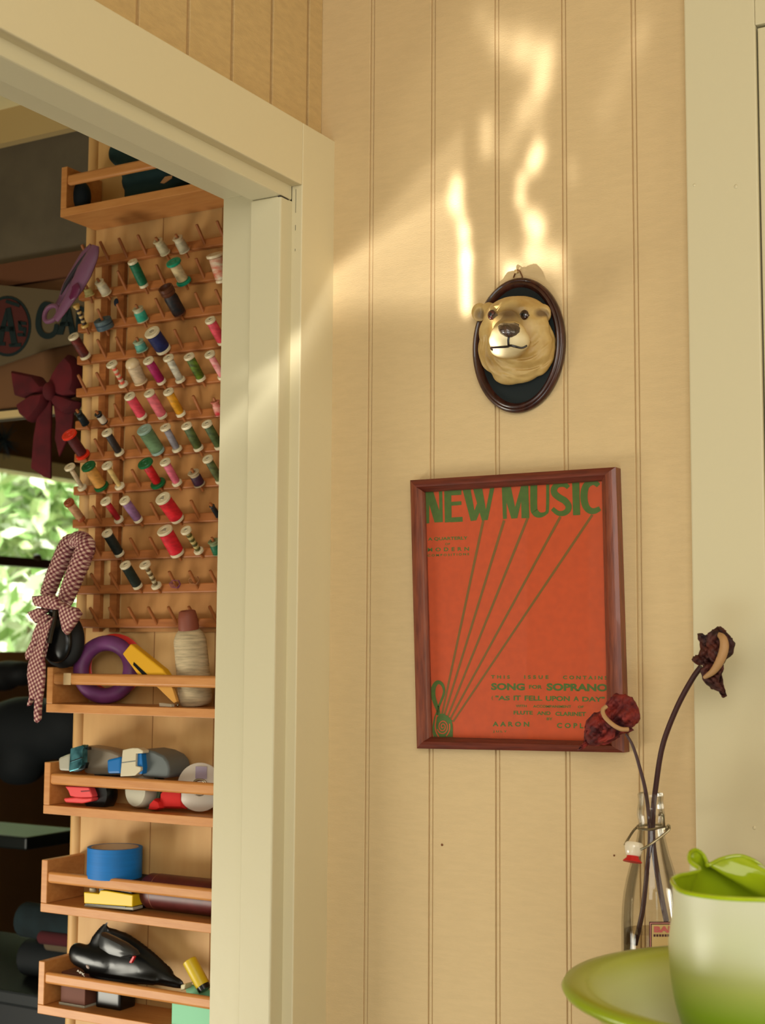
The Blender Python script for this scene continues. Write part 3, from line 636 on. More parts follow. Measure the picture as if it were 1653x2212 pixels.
# ------------------------------------------------------------------ gingham wrapped headphones
def gingham():
    m=bpy.data.materials.new('gingham_cloth'); m.use_nodes=True; nt=m.node_tree; b_=nt.nodes['Principled BSDF']; b_.inputs['Roughness'].default_value=.9
    N=nt.nodes.new; Lk=nt.links.new
    tc=N('ShaderNodeTexCoord'); sp=N('ShaderNodeSeparateXYZ'); mp=N('ShaderNodeMapping'); mp.inputs['Rotation'].default_value=(0,math.radians(28),0); Lk(tc.outputs['Object'],mp.inputs[0]); Lk(mp.outputs[0],sp.inputs[0])
    outs=[]
    for i,s in ((0,1150.),(2,1150.)):
        a=N('ShaderNodeMath'); a.operation='MULTIPLY'; a.inputs[1].default_value=s; Lk(sp.outputs[i],a.inputs[0])
        c_=N('ShaderNodeMath'); c_.operation='SINE'; Lk(a.outputs[0],c_.inputs[0])
        g=N('ShaderNodeMath'); g.operation='GREATER_THAN'; g.inputs[1].default_value=0; Lk(c_.outputs[0],g.inputs[0]); outs.append(g.outputs[0])
    ad=N('ShaderNodeMath'); ad.operation='ADD'; Lk(outs[0],ad.inputs[0]); Lk(outs[1],ad.inputs[1])
    dv=N('ShaderNodeMath'); dv.operation='MULTIPLY'; dv.inputs[1].default_value=.5; Lk(ad.outputs[0],dv.inputs[0])
    rp=N('ShaderNodeValToRGB'); rp.color_ramp.elements[0].color=L3((208,180,160)); rp.color_ramp.elements[1].color=L3((96,34,46)); e=rp.color_ramp.elements.new(.5); e.color=L3((150,98,96))
    Lk(dv.outputs[0],rp.inputs[0]); Lk(rp.outputs[0],b_.inputs['Base Color']); return m
M_gg=gingham()
def D5(x,y): return (40+x/5.028,1140+y/5.028)
HP=thing('headphones','black headphones with a gingham-wrapped band and bow, hanging at the left rack edge','headphones',on(110,1300,'y',-.0))
def gtube(pts,rad,ys,name='wrapped_band',gather=True,m=M_gg):
    P=catmull([on(*D5(x,y),'y',ys[i] if hasattr(ys,'__len__') else ys) for i,(x,y) in enumerate(pts)],10); n=len(P); k=depth(P[0])/F/5.028
    R=[(rad[min(int(i/(n-1)*(len(rad)-1)),len(rad)-2)]*(1-((i/(n-1)*(len(rad)-1))%1 if i<n-1 else 1))+rad[min(int(i/(n-1)*(len(rad)-1))+1,len(rad)-1)]*((i/(n-1)*(len(rad)-1))%1 if i<n-1 else 1))*k*(1+(.06*math.sin(i*2.4) if gather else 0)) for i in range(n)]
    return part(name,MB().tube(P,R,14),m,HP)
gtube([(645,150),(560,160),(500,260),(440,400),(380,540),(330,680),(310,740)],[74,94,98,96,92,88,74],.040)
gtube([(600,140),(670,130),(730,200),(690,330),(620,500),(560,650),(520,760),(500,820)],[74,96,106,108,104,98,90,72],[.032,.026,.02,.016,.012,.008,.004,.0])
G=lambda P,yv=0:[on(*D5(x,y),'y',yv) for x,y in P]
def cloth(P,yv,th,name): return part(name,pad(G(P,yv),th),M_gg,HP)
cloth([(430,760),(370,720),(160,745),(165,800),(190,850),(330,885),(420,870)],-.005,.014,'bow_loop')
cloth([(440,780),(560,850),(640,870),(685,930),(640,1010),(580,1100),(530,1165),(490,1120),(455,960)],-.012,.014,'bow_loop')
cloth([(360,790),(440,770),(470,830),(430,890),(360,890)],-.018,.014,'bow_knot')
cloth([(330,890),(220,870),(105,920),(140,980),(195,1040),(260,960)],.0,.01,'bow_end')
cloth([(300,930),(230,1000),(180,1110),(150,1240),(80,1380),(90,1440),(150,1400),(210,1270),(280,1120),(350,960)],.002,.01,'bow_tail')
cloth([(380,960),(270,1060),(200,1270),(160,1330),(110,1480),(100,1600),(120,1760),(125,1860),(100,1940),(130,1930),(150,1870),(205,1850),(225,2030),(215,2090),(180,2110),(205,2120),(240,2090),(245,1950),(265,1800),(285,1640),(285,1480),(265,1330),(262,1260),(340,1080)],-.008,.009,'bow_tail')
cup=MB(); cc_=on(*D5(470,1200),'y',.03); kk=depth(cc_)/F/5.028
cup.ell(cc_,(235*kk*1.25,.020,330*kk),28,18,Matrix.Rotation(math.radians(-24),3,'Y')); part('ear_pad',cup,M_blackm,HP)
part('ear_cup',MB().ell(cc_+Vector((0,-.014,0)),(230*kk,.012,275*kk),24,14,Matrix.Rotation(math.radians(-24),3,'Y')),M_black,HP)
part('yoke',MB().tube(G([(400,900),(390,1000),(360,1120),(335,1250)],-.004),.0035,8),mat('brown_black',(44,38,26),.35),HP)
part('yoke',MB().tube(G([(270,900),(330,880),(400,900)],.01),.006,8),M_black,HP)
# ------------------------------------------------------------------ goods on the shelves
def C3(x,y): return (x/3.306,1300+y/3.306)
def CD(x,y): return (x/3.306,1780+y/3.306)
def CE(x,y): return (110+x/4.468,320+y/4.468)
def slab(conv,P,yv,th): return MB().prism(yq(conv,P,yv),(0,th,0))
def torus(c,R,r,nrm,n=40,k=12,flat=1,sx=1):
    nrm=Vector(nrm).normalized(); e1=nrm.cross(Vector((0,0,1))).normalized(); e2=e1.cross(nrm); vs=[];fs=[]
    for i in range(n):
        a=2*math.pi*i/n; d=e1*math.cos(a)*sx+e2*math.sin(a)
        for j in range(k):
            b_=2*math.pi*j/k; vs.append(Vector(c)+d*(R+r*math.cos(b_))+nrm*r*flat*math.sin(b_))
    for i in range(n):
        for j in range(k): fs.append((i*k+j,((i+1)%n)*k+j,((i+1)%n)*k+(j+1)%k,i*k+(j+1)%k))
    return MB().add(vs,fs)
def settle(mb,z):      # rest a mesh on height z
    d=z-min(p.z for p in mb.v); mb.v=[p+Vector((0,0,d)) for p in mb.v]; return mb
tocam=lambda p:(CAM-Vector(p)).normalized()
z1_,z2_,z3_,z4_,z0_=SH[1][0],SH[2][0],SH[3][0],SH[4][0],SH[0][0]
# shelf 1
pc=on(229,1443,'y',.0655); nn=Vector((.33,-.94,.10)); k1=depth(pc)/F
M_pur=mat('purple_foam',(116,56,112),.5,var=.15,vscale=40); M_red=mat('red_plastic',(206,34,22),.4)
rg=settle(torus(pc,57*k1,17.2*k1,nn),z1_)
cz=sum((p for p in rg.v),Vector())/len(rg.v)
tag(part('foam_ring',rg,M_pur),'thick purple padded ring standing on the upper small shelf','ring')
tag(part('rubber_ring',settle(torus(cz-nn*.0130+Vector((-.003,0,0)),60*k1,13*k1,nn,flat=.10),z1_),M_black),'thin black ring standing directly behind the thick purple ring','ring')
tag(part('hoop',settle(torus(cz-nn*.0160+Vector((.006,0,.012)),60*k1,10*k1,nn,flat=.10),z1_+.008),M_red),'flat bright red hoop behind the purple and black rings','hoop')
yb=thing('blade_case','yellow plastic case with a black slot, leaning on the purple ring','tool',on(330,1440,'y',.04))
M_yel=mat('yellow_plastic',(214,158,26),.4)
cbd=part('case_body',slab(C3,[(932,298),(872,372),(1010,560),(1110,600),(1215,560),(1160,480)],.026,.014),M_yel,yb,smooth=False,bevel=.002)
part('case_slot',slab(C3,[(955,430),(950,450),(1040,545),(1075,540)],.0255,.001),M_black,cbd,smooth=False)
part('case_tip',slab(C3,[(1110,598),(1213,562),(1262,712),(1240,725)],.030,.006),mat('amber_clear',(206,150,70),.3),yb,smooth=False,bevel=.001)
cn=thing('thread_cone','tall cone of cream thread on a brown tube, on the upper small shelf','thread cone',on(424,1522,'y',.055))
bp=on(424,1519,'y',.067); bp.z=z1_+.003; axc=Vector((.0,-.19,1)).normalized(); kc=depth(bp)/F
prof=[(0.0,0),(26,0),(34,3),(36.5,14)]
for i in range(40): prof.append((36.8-1.6*i/40+.35*math.sin(i*2.1),16+i*3.15))
prof+=[(33.5,146),(29,156),(23,163),(20,164)]
part('thread_body',MB().lathe(bp,axc,[(max(r,0)*kc,h*kc) for r,h in prof],36),mat('cream_thread',(206,184,144),.85,var=.18,vscale=40,stretch=(1,1,10),bump=.5,bscale=200,),cn,deg=60)
part('paper_tube',MB().lathe(bp,axc,[(21*kc,160*kc),(22.5*kc,170*kc),(20.5*kc,190*kc),(18*kc,203*kc),(15*kc,205*kc),(12.5*kc,203*kc),(12*kc,170*kc),(0,169*kc)],28,capa=False),mat('tube_brown',(128,66,46),.6),cn,deg=50)
er=slab(C3,[(1135,712),(1222,722),(1224,742),(1137,738)],.034,.008); tag(part('eraser',settle(er,z1_),mat('eraser_white',(206,196,170),.6),bevel=.0008,smooth=False),'small white eraser lying at the front of the upper small shelf','eraser')
tag(part('bead',settle(MB().ell(on(*C3(1270,705),'y',.045),(.0024,.0024,.0024),10,8),z1_),M_steel),'tiny shiny bead beside the thread cone','bead')
# shelf 2
M_g1=mat('grey_plastic',(128,116,98),.45); M_g2=mat('slate_plastic',(92,98,96),.45); M_gl=mat('pale_grey_plastic',(168,164,146),.4); M_tealm=mat('teal_foil',(96,160,170),.25,metal=.75,c2=(30,70,76),vscale=60)
M_blue=mat('blue_plastic',(10,104,172),.35); M_wp=mat('off_white_plastic',(202,190,160),.4)
t1=thing('tape_dispenser','grey handheld tape dispenser with shiny teal end plate','tape dispenser',on(215,1700,'y',.05))
part('body',slab(C3,[(590,1028),(680,1040),(790,1062),(850,1085),(870,1120),(872,1215),(850,1238),(690,1236),(596,1222)],.046,.034),M_g1,t1,smooth=True,bevel=.005)
part('end_plate',slab(C3,[(503,1048),(592,1022),(600,1040),(588,1060),(586,1165),(560,1195),(495,1215),(490,1200)],.018,.012),M_tealm,t1,smooth=False,bevel=.001)
part('plate_line',slab(C3,[(503,1138),(588,1108),(588,1116),(503,1146)],.0172,.001),M_black,t1,smooth=False)
part('clip_tab',slab(C3,[(586,1020),(632,1036),(634,1058),(598,1050)],.024,.006),M_black,t1,smooth=False)
part('clip_tab',slab(C3,[(588,1148),(618,1148),(606,1190),(560,1214),(520,1216)],.024,.006),M_black,t1,smooth=False)
part('nose',slab(C3,[(415,1115),(498,1082),(502,1210),(420,1205)],.024,.020),M_gl,t1,smooth=False,bevel=.003)
wc=on(*C3(715,1370),'y',.052); part('tape_wheel',MB().lathe(wc+Vector((0,.012,0)),(0,-1,0),[(.0,0),(.023,0),(.025,.003),(.025,.021),(.023,.024),(.01,.024),(.009,.022),(0,.022)],28),M_black,t1,deg=40)
part('handle',slab(C3,[(660,1215),(800,1225),(800,1340),(700,1340)],.050,.025),M_black,t1,smooth=False,bevel=.003)
t2=thing('tape_dispenser','slate and blue handheld tape dispenser with white end plate','tape dispenser',on(320,1700,'y',.05))
part('body',slab(C3,[(1010,1050),(1100,1068),(1165,1100),(1195,1140),(1208,1190),(1205,1245),(1185,1262),(1010,1250),(1016,1180)],.032,.050),M_g2,t2,smooth=True,bevel=.006)
part('end_plate',slab(C3,[(875,1058),(940,1044),(985,1044),(1020,1062),(1020,1082),(972,1084),(968,1172),(1006,1180),(1004,1206),(962,1242),(858,1248)],.018,.014),M_wp,t2,smooth=False,bevel=.001)
part('plate_line',slab(C3,[(870,1146),(966,1134),(966,1140),(870,1152)],.0175,.001),M_g2,t2,smooth=False)
part('blue_insert',slab(C3,[(972,1082),(1010,1082),(1020,1185),(1014,1230),(990,1230),(966,1172)],.022,.012),M_blue,t2,smooth=False,bevel=.001)
part('nose',slab(C3,[(762,1128),(862,1104),(862,1226),(766,1228)],.026,.018),M_blue,t2,smooth=False,bevel=.003)
wc=on(*C3(985,1350),'y',.046); 
part('tape_wheel',MB().lathe(wc+Vector((.004,.016,0)),(-.2,-1,.05),[(0,0),(.0225,0),(.024,.002),(.024,.018),(.022,.022),(0,.0225)],28),mat('wheel_white',(188,182,160),.5),t2,deg=40)
part('tape_winding',MB().lathe(wc+Vector((.010,.026,0)),(-.2,-1,.05),[(0,0),(.025,0),(.0258,.0012),(.0258,.013),(.0,.0135)],28),mat('wheel_green',(84,98,74),.5),t2,deg=40)
pk=thing('staple_remover','small coral pink staple remover on the second small shelf','staple remover',on(165,1735,'y',.035))
M_pk=mat('coral_plastic',(226,72,74),.4)
part('upper_jaw',slab(C3,[(462,1318),(635,1325),(658,1385),(655,1398),(560,1400),(500,1388),(486,1350)],.030,.02),M_pk,pk,bevel=.003)
part('lower_jaw',slab(C3,[(455,1402),(540,1396),(600,1402),(656,1400),(652,1424),(585,1440),(470,1434),(455,1420)],.028,.024),M_pk,pk,bevel=.003)
part('embossed_mark',slab(C3,[(575,1350),(640,1345),(640,1354),(580,1359)],.0296,.0004),mat('dark_pink',(120,30,34),.6),pk,smooth=False)
rb=thing('felt_pouch','bright red felt piece lying crumpled beside the round ribbon pack','felt',on(370,1740,'y',.05))
part('felt_body',pad(yq(C3,[(1165,1475),(1175,1365),(1235,1300),(1300,1270),(1345,1300),(1350,1478)],.055),.03),mat('red_felt',(196,26,20),.8),rb)
part('felt_corner',pad(yq(C3,[(1080,1482),(1090,1440),(1125,1402),(1165,1425),(1178,1470),(1140,1486)],.044),.02),MATS['red_felt'],rb)
rp_=thing('ribbon_pack','round clear pack of ribbon with printed card, cut by the jamb','ribbon pack',on(432,1745,'y',.05))
rc=on(434,1700,'y',.056); rn=Vector((.30,-.95,.05)).normalized(); kr=depth(rc)/F
rc.z=max(rc.z,z2_+52*kr)
part('card_disc',MB().lathe(rc,rn,[(10*kr,0),(50*kr,0),(52*kr,.001),(52*kr,.004),(50*kr,.005),(10*kr,.005)],40,capa=False,capb=False),mat('card_pale',(196,184,168),.4),rp_,deg=40)
part('ribbon_winding',MB().lathe(rc-rn*.0125,rn,[(10*kr,0),(44*kr,0),(44*kr,.012),(10*kr,.012)],32,capa=False,capb=False),mat('ribbon_grey',(150,140,124),.5),rp_,deg=40)
part('metal_hub',torus(rc+rn*.0055,16*kr,3.2*kr,rn,flat=.5),M_steel,rp_)
e1=rn.cross(Vector((0,0,1))).normalized()*-1; e2=Vector((0,0,1))
def card(mb,x0,x1,z0_,z1_2,off): 
    o_=rc+rn*(.0051+off); mb.add([o_+e1*x*kr+e2*z*kr for x,z in ((x0,z0_),(x1,z0_),(x1,z1_2),(x0,z1_2))],[(0,1,2,3)])
m=MB(); card(m,-10,16,18,44,.0004); part('card_print',m,mat('card_lilac',(150,134,150),.5),rp_,smooth=False)
m=MB(); card(m,-26,24,-48,-33,.0004); part('card_print',m,mat('card_dark',(70,64,56),.5),rp_,smooth=False)
m=MB()
for i in range(3): card(m,-40,-26,-22-5*i,-19.5-5*i,.0005)
part('card_print',m,mat('card_red',(120,50,44),.5),rp_,smooth=False)
# lettering helper (flat print, mapped on to a quad in crop coordinates)
def textmesh(s,space=1.0,bold=.0):
    cu=bpy.data.curves.new('t','FONT'); cu.body=s; cu.space_character=space; cu.offset=bold; cu.resolution_u=3
    o=bpy.data.objects.new('t',cu); COL.objects.link(o); dg=bpy.context.evaluated_depsgraph_get(); me=bpy.data.meshes.new_from_object(o.evaluated_get(dg))
    bpy.data.objects.remove(o); V=[v.co.copy() for v in me.vertices]; Fc=[tuple(p.vertices) for p in me.polygons]; bpy.data.meshes.remove(me)
    x0=min(v.x for v in V);x1=max(v.x for v in V);y0_=min(v.y for v in V);y1_=max(v.y for v in V)
    return [((v.x-x0)/(x1-x0),(v.y-y0_)/(y1_-y0_)) for v in V],Fc
def text(mb,s,xl,xr,tl,bl,tr,br,f,space=1.0,bold=.02):   # f(x,y)->world
    V,Fc=textmesh(s,space,bold); vs=[]
    for (u,v) in V:
        x=xl+(xr-xl)*u; top=tl+(tr-tl)*u; bot=bl+(br-bl)*u; vs.append(f(x,bot+(top-bot)*v))
    mb.add(vs,Fc)
m=MB(); 
def cardf(x,y): return rc+rn*.0057+e1*x*kr+e2*y*kr
text(m,'DECKLE EDGE'[:0]+'RIBBON'[:0] or 'CLASSIC',-24,22,-36,-40,-36,-40,cardf,1.0,.02); 
# (the pack's own print is too small to read; grey lines stand in for it)
m=MB()
for i in range(2): card(m,-22+4*i,20-6*i,-38-6*i,-35.5-6*i,.0006)
part('card_print',m,mat('card_white',(200,190,170),.5),rp_,smooth=False)
# shelf 3
M_bt=mat('blue_tape',(0,112,190),.6,var=.05,vscale=60,stretch=(.3,.3,6))
bb=on(251,1893,'y',.058); kb=depth(bb)/F
bx=thing('black_case','small black case under the blue tape roll','case',(bb.x,.06,z3_))
tz=bb.z
part('case_body',MB().box((bb.x-.012,.034,z3_),(bb.x+.050,.095,tz-.003)),M_black,bx,smooth=False,bevel=.002)
part('case_lid',MB().box((bb.x-.013,.033,tz-.0029),(bb.x+.051,.096,tz-.0002)),M_blackm,bx,smooth=False)
bt=thing('tape_roll','wide blue tape roll standing on its side above the front bar','tape roll',(bb.x,.058,tz))
Rb=59*kb; hb=on(251,1828,'y',.058).z-tz
part('tape',MB().lathe((bb.x,.054,tz),(0,0,1),[(Rb*.86,0),(Rb,0),(Rb*1.0,hb*.5),(Rb,hb),(Rb*.86,hb)],48,capa=False,capb=False),M_bt,bt,deg=40)
part('card_core',MB().lathe((bb.x,.054,tz),(0,0,1),[(Rb*.82,0),(Rb*.86,0),(Rb*.86,hb),(Rb*.82,hb),(Rb*.82,0)],48,capa=False,capb=False),mat('core_card',(190,160,120),.7),bt,deg=40)
ms=thing('document_tube','maroon cylindrical tube lying along the third small shelf','tube',on(380,1925,'y',.06))
ca=on(*CD(1015,478),'y',.052); rr=39*depth(ca)/F; 
rr=.0245; cz_=z3_+rr+.0005
part('tube_body',MB().lathe((ca.x,.066,cz_),(1,0,0),[(rr*.55,-.004),(rr*.85,-.002),(rr,.006),(rr,.02),(rr*1.012,.0202),(rr*1.012,.35)],36),mat('maroon_vinyl',(98,40,38),.4,var=.15,vscale=60),ms,deg=50)
part('seam_line',MB().lathe((ca.x,.066,cz_),(1,0,0),[(rr*1.005,.0192),(rr*1.016,.0196),(rr*1.016,.0203),(rr*1.005,.0206)],36,capa=False,capb=False),mat('seam_pale',(150,96,74),.5),ms,deg=50)
ys=thing('stapler','small yellow mini stapler with grey base and white knob','stapler',on(240,1950,'y',.03))
def dz(mb,d): mb.v=[p+Vector((0,0,d)) for p in mb.v]; return mb
stb=slab(CD,[(598,562),(905,588),(990,572),(990,592),(945,610),(598,578)],.031,.022); dd=z3_-min(p.z for p in stb.v)
part('stapler_base',dz(MB().prism(yq(CD,[(600,566),(950,588),(950,610),(600,582)],.030),(0,.022,0)),z3_-min(p.z for p in yq(CD,[(600,582),(950,610)],.030))),M_gl,ys,smooth=False,bevel=.001)
dd=z3_-min(p.z for p in yq(CD,[(600,582),(950,610)],.030))
part('stapler_body',dz(slab(CD,[(598,478),(705,490),(716,466),(760,468),(948,500),(946,584),(600,560)],.029,.024),dd),mat('bright_yellow',(222,186,24),.35),ys,smooth=False,bevel=.0012)
part('stapler_slot',dz(slab(CD,[(610,561),(895,583),(895,590),(610,567)],.0285,.001),dd),M_black,ys,smooth=False)
kp=on(*CD(663,480),'y',.040); kp.z+=dd; part('knob',MB().lathe(kp,(0,0,1),[(.0045,-.002),(.0052,.002),(.0045,.006),(0,.0066)],16),M_wp,ys)
# shelf 4 : black tool
bt4=thing('hot_air_tool','glossy black handheld electric tool lying across the lowest small shelf','power tool',on(270,2090,'y',.05))
kk4=depth(on(270,2080,'y',.05))/F/3.306
def chain(mb,pts,rad,yv,fy=.6,n=14):
    P=catmull([on(*CD(x,y),'y',yv[i] if hasattr(yv,'__len__') else yv) for i,(x,y) in enumerate(pts)],n); N_=len(P)
    for i,p in enumerate(P):
        t=i/(N_-1)*(len(rad)-1); k=min(int(t),len(rad)-2); r=(rad[k]+(rad[k+1]-rad[k])*(t-k))*kk4
        mb.ell(p,(r,min(r*fy,.03),r),12,8)
mm=MB()
chain(mm,[(700,960),(850,990),(1000,1020),(1130,1080),(1290,1145)],[120,125,100,70,36],.058,.55)
chain(mm,[(560,930),(640,960),(760,990)],[88,95,85],.052,.6)
chain(mm,[(780,800),(900,850),(1050,940),(1220,1060)],[66,74,60,30],.062,.5)
chain(mm,[(690,850),(720,780),(745,735),(778,698)],[62,42,26,10],.055,.5)
chain(mm,[(640,1040),(760,1080),(900,1100),(1100,1120)],[55,50,45,36],.05,.5)
mm.box((on(*CD(720,1000),'y',.06).x,.05,z4_),(on(*CD(900,1000),'y',.06).x,.085,z4_+.03))
part('tool_body',remesh(mm,.0032,5,.5),M_black,bt4)
part('motor_cover',pad(yq(CD,[(735,772),(800,800),(900,850),(975,905),(990,935),(900,955),(800,930),(725,880),(718,850)],.030),.02),mat('cover_grey_black',(50,52,52),.3),bt4)
part('switch',MB().box((-.0035,-.003,-.008),(.0035,.003,.008)) if False else slab(CD,[(948,942),(962,948),(938,995),(920,990)],.016,.004),mat('switch_red',(190,20,30),.4),bt4,smooth=False,bevel=.0005)
part('nozzle_tip',slab(CD,[(1290,1150),(1325,1142),(1318,1180),(1290,1192)],.030,.016),mat('tip_pale',(190,180,140),.5),bt4,smooth=False,bevel=.001)
part('badge',MB().ell(on(*CD(626,1020),'y',.0235),(.0036,.0012,.0022),14,8,Matrix.Rotation(.6,3,'Y')),mat('badge_pale',(150,130,120),.4),bt4)
m=MB(); text(m,'AWS'[:0]+'APK',548,606,1035,1052,1072,1092,lambda x,y:on(*CD(x,y),'y',.0200)); part('badge_lettering',m,mat('badge_white',(190,180,160),.5),bt4,smooth=False)
gb=thing('cardboard_box','narrow brown box with pale grey base, left end of the lowest small shelf','box',on(155,2150,'y',.06))
b0_=yq(CD,[(432,1256),(606,1282)],.038); xa,xb=b0_[0].x,b0_[1].x; zb_=z4_+.0002
part('box_body',MB().box((xa,.038,zb_+.003),(xb,.092,on(*CD(500,1050),'y',.045).z)),mat('brown_card',(104,60,44),.7),gb,smooth=False,bevel=.001)
part('box_base',MB().box((xa-.001,.036,zb_),(xb+.001,.094,zb_+.003)),M_gl,gb,smooth=False)
yt=thing('yellow_tube','short yellow tube with black end standing tilted at the right of the lowest small shelf','tube',on(425,2110,'y',.055))
a_=on(*CD(1455,1165),'y',.045); b2=on(*CD(1352,972),'y',.045); dv=(b2-a_)
part('tube_body',MB().tube([a_+dv*.06,a_+dv*.1,b2-dv*.02,b2],[.0095,.010,.010,.0092],10),mat('yellow_soft',(206,176,30),.4),yt)
part('tube_cap',MB().tube([a_-dv*.10,a_+dv*.058],[.0095,.0095],10),M_black,yt)
M_mint=mat('mint_plastic',(118,192,146),.5)
mb1=thing('mint_box','mint green rectangular box at the front right of the lowest small shelf','box',on(400,2180,'y',.03))
Q=yq(CD,[(1212,1262),(1500,1300),(1500,1402),(1224,1345)],.024); hh=z4_-min(p.z for p in [Q[3]])
xa=Q[0].x; zt_=Q[0].z; 
part('box_body',MB().box((xa+.001,.027,z4_+.0003),(-.09,.055,max(zt_,z4_+.02))),M_mint,mb1,smooth=False,bevel=.0015)
mc=thing('mint_card','mint green folded card leaning behind the lower front bar, beneath the yellow tube','card',on(420,2140,'y',.06))
part('card_face',slab(CD,[(1325,1175),(1345,1145),(1400,1160),(1500,1190),(1500,1260),(1340,1240)],.058,.004),mat('mint_card_paint',(130,196,150),.6),mc,smooth=False)
# shelf 0 : dark things
dk=mat('dark_green_cloth',(8,44,44),.8)
mm=MB()
for (x,y,r) in ((690,60,.022),(760,80,.028),(830,120,.026),(900,170,.026),(820,200,.026),(980,220,.028),(1080,250,.026),(740,120,.02),(820,330,.022),(930,300,.024),(1040,290,.022),(1160,250,.026),(1240,270,.026)):
    p=on(*CE(x,y),'y',.062); mm.ell(p,(r,.022,r*.9),12,8)
mm.box((on(*CE(760,300),'y',.06).x,.045,z0_),(on(*CE(1240,300),'y',.06).x,.085,z0_+.05))
tag(part('dark_bag',remesh(mm,.004,4),dk),'dark green cloth bag bulging over the front bar of the top shelf','bag')
mm=MB().ell(on(*CE(210,480),'y',.05),(.018,.016,.016),12,8).ell(on(*CE(285,450),'y',.05),(.018,.016,.026),12,8)
tag(part('cloth_scrap',settle(remesh(mm,.003,3),z0_),mat('navy_cloth',(8,28,40),.8)),'small dark navy cloth scrap in the left end of the top shelf','cloth')
tag(part('paper_slip',slab(CE,[(1055,335),(1100,275),(1172,262),(1165,290),(1090,342)],.030,.001),mat('paper_tan',(150,108,66),.8),smooth=False),'tan paper slip sticking up in the top shelf','paper')
# ------------------------------------------------------------------ poster
PFY=-.0185; PPY=-.0095
PO=thing('framed_poster','orange and green NEW MUSIC cover print in a reddish brown wooden frame','poster',on(1120,1320,'y',-.01))
outer=[(884.5,1037),(1329,1008.5),(1348,1626),(899,1617)]; inner=[(915,1062.5),(1300,1038),(1313,1602),(930,1592)]
O=[on(x,y,'y',PFY) for x,y in outer]; I=[on(x,y,'y',PPY) for x,y in inner]
M_fr=mat('frame_wood_upright',(128,62,36),.42,c2=(96,42,26),vscale=26,stretch=(9,9,1),coat=.15,bump=.15,bscale=60)
M_frh=mat('frame_wood_level',(108,44,28),.42,c2=(84,32,22),vscale=26,stretch=(1,9,9),coat=.15,bump=.15,bscale=60)
def lerp(a,b_,t): return a+(b_-a)*t
prof=[(0,-.002,0),(0,0,1),(.10,0,1.06),(.35,0,1.15),(.62,0,1.10),(.80,0,.80),(.86,0,.72),(1.0,0,.55),(1.0,0,.3)]
sides=[(0,1),(1,2),(2,3),(3,0)]
for (a,b_) in sides:
    vs=[];n=len(prof)
    for idx in (a,b_):
        o_,i_=O[idx].copy(),I[idx].copy(); 
        for (t,_,h) in prof:
            p=lerp(o_,i_,t); vs.append(Vector((p.x,(-.0165*h if h>0 else -.0004),p.z)))
        p=I[idx]; vs.append(Vector((p.x,-.0004,p.z)))
    n+=1
    part('frame_side',MB().add(vs,[(i,i+1,n+i+1,n+i) for i in range(n-1)]+[(n-1,0,n,2*n-1)]+[tuple(range(n)),tuple(range(n,2*n))[::-1]]),(M_frh if a in (0,2) else M_fr),PO,deg=38)
M_or=mat('orange_paper',(188,72,28),.55,var=.05,vscale=120); M_gr=mat('green_ink',(70,98,34),.6,var=.08,vscale=200); M_gr2=mat('olive_ink',(112,82,30),.6)
cI=sum(I,Vector())/4
part('print_sheet',MB().prism([Vector((cI.x+(p.x-cI.x)*1.03,-.0035,cI.z+(p.z-cI.z)*1.02)) for p in I],(0,.002,0)),M_or,PO,smooth=False)
IY=-.0037
SX=(lambda x,y:on(900+x/3.844,1020+y/3.844,'y',IY)); SY=(lambda x,y:on(1050+x/5.904,1430+y/5.904,'y',IY)); SZ=(lambda x,y:on(900+x/9.183,1440+y/9.183,'y',IY))
FO=[0]
def flat(mb,f,P):
    FO[0]+=1; mb.add([f(x,y)+Vector((0,-FO[0]*3e-6,0)) for x,y in P],[tuple(range(len(P)))])
def ribbon(mb,f,pts,wd):
    n=len(pts); wd=wd if hasattr(wd,'__len__') else [wd]*n; Lf=[];Rg=[]
    for i in range(n):
        a=pts[max(0,i-1)]; b_=pts[min(n-1,i+1)]; dx,dy=b_[0]-a[0],b_[1]-a[1]; l=math.hypot(dx,dy) or 1
        nx,ny=-dy/l*wd[i]/2,dx/l*wd[i]/2; Lf.append((pts[i][0]+nx,pts[i][1]+ny)); Rg.append((pts[i][0]-nx,pts[i][1]-ny))
    FO[0]+=1; o_=Vector((0,-FO[0]*3e-6,0)); mb.add([f(*p)+o_ for p in Lf]+[f(*p)+o_ for p in Rg],[(i,i+1,n+i+1,n+i) for i in range(n-1)])
T=MB()
for P in ([(70,165),(106,161),(106,424),(70,428)],[(74,164),(138,158),(220,414),(150,418)],[(186,154),(214,152),(219,414),(190,330)],
 [(230,152),(288,148),(292,414),(235,418)],[(285,148),(374,140),(372,188),(285,193)],[(285,247),(372,241),(374,272),(285,279)],[(285,377),(382,370),(384,411),(285,416)],
 [(382,142),(448,136),(496,400),(450,406)],[(452,404),(518,215),(538,300),(497,400)],[(468,134),(545,128),(592,397),(543,401)],[(560,398),(612,125),(648,122),(592,397)],
 [(708,122),(745,118),(750,386),(718,390)],[(708,122),(782,112),(838,382),(788,386)],[(792,386),(870,108),(900,106),(838,382)],[(866,109),(928,103),(937,380),(872,383)]): flat(T,SX,P)
U=[(974,102),(974,290),(984,330),(1010,352),(1040,354),(1072,340),(1088,305),(1090,97)]; u_=cr2(U,6); ribbon(T,SX,u_,[58-32*max(0,min(1,(i/len(u_)-.35)/.35)) for i in range(len(u_))])
S=[(1262,128),(1238,108),(1205,100),(1168,108),(1142,140),(1148,178),(1185,210),(1232,238),(1262,278),(1255,318),(1218,342),(1172,338),(1128,302)]; s_=cr2(S,6); ribbon(T,SX,s_,[34+22*math.sin(math.pi*i/(len(s_)-1)) for i in range(len(s_))])
flat(T,SX,[(1292,82),(1352,77),(1360,355),(1300,358)])
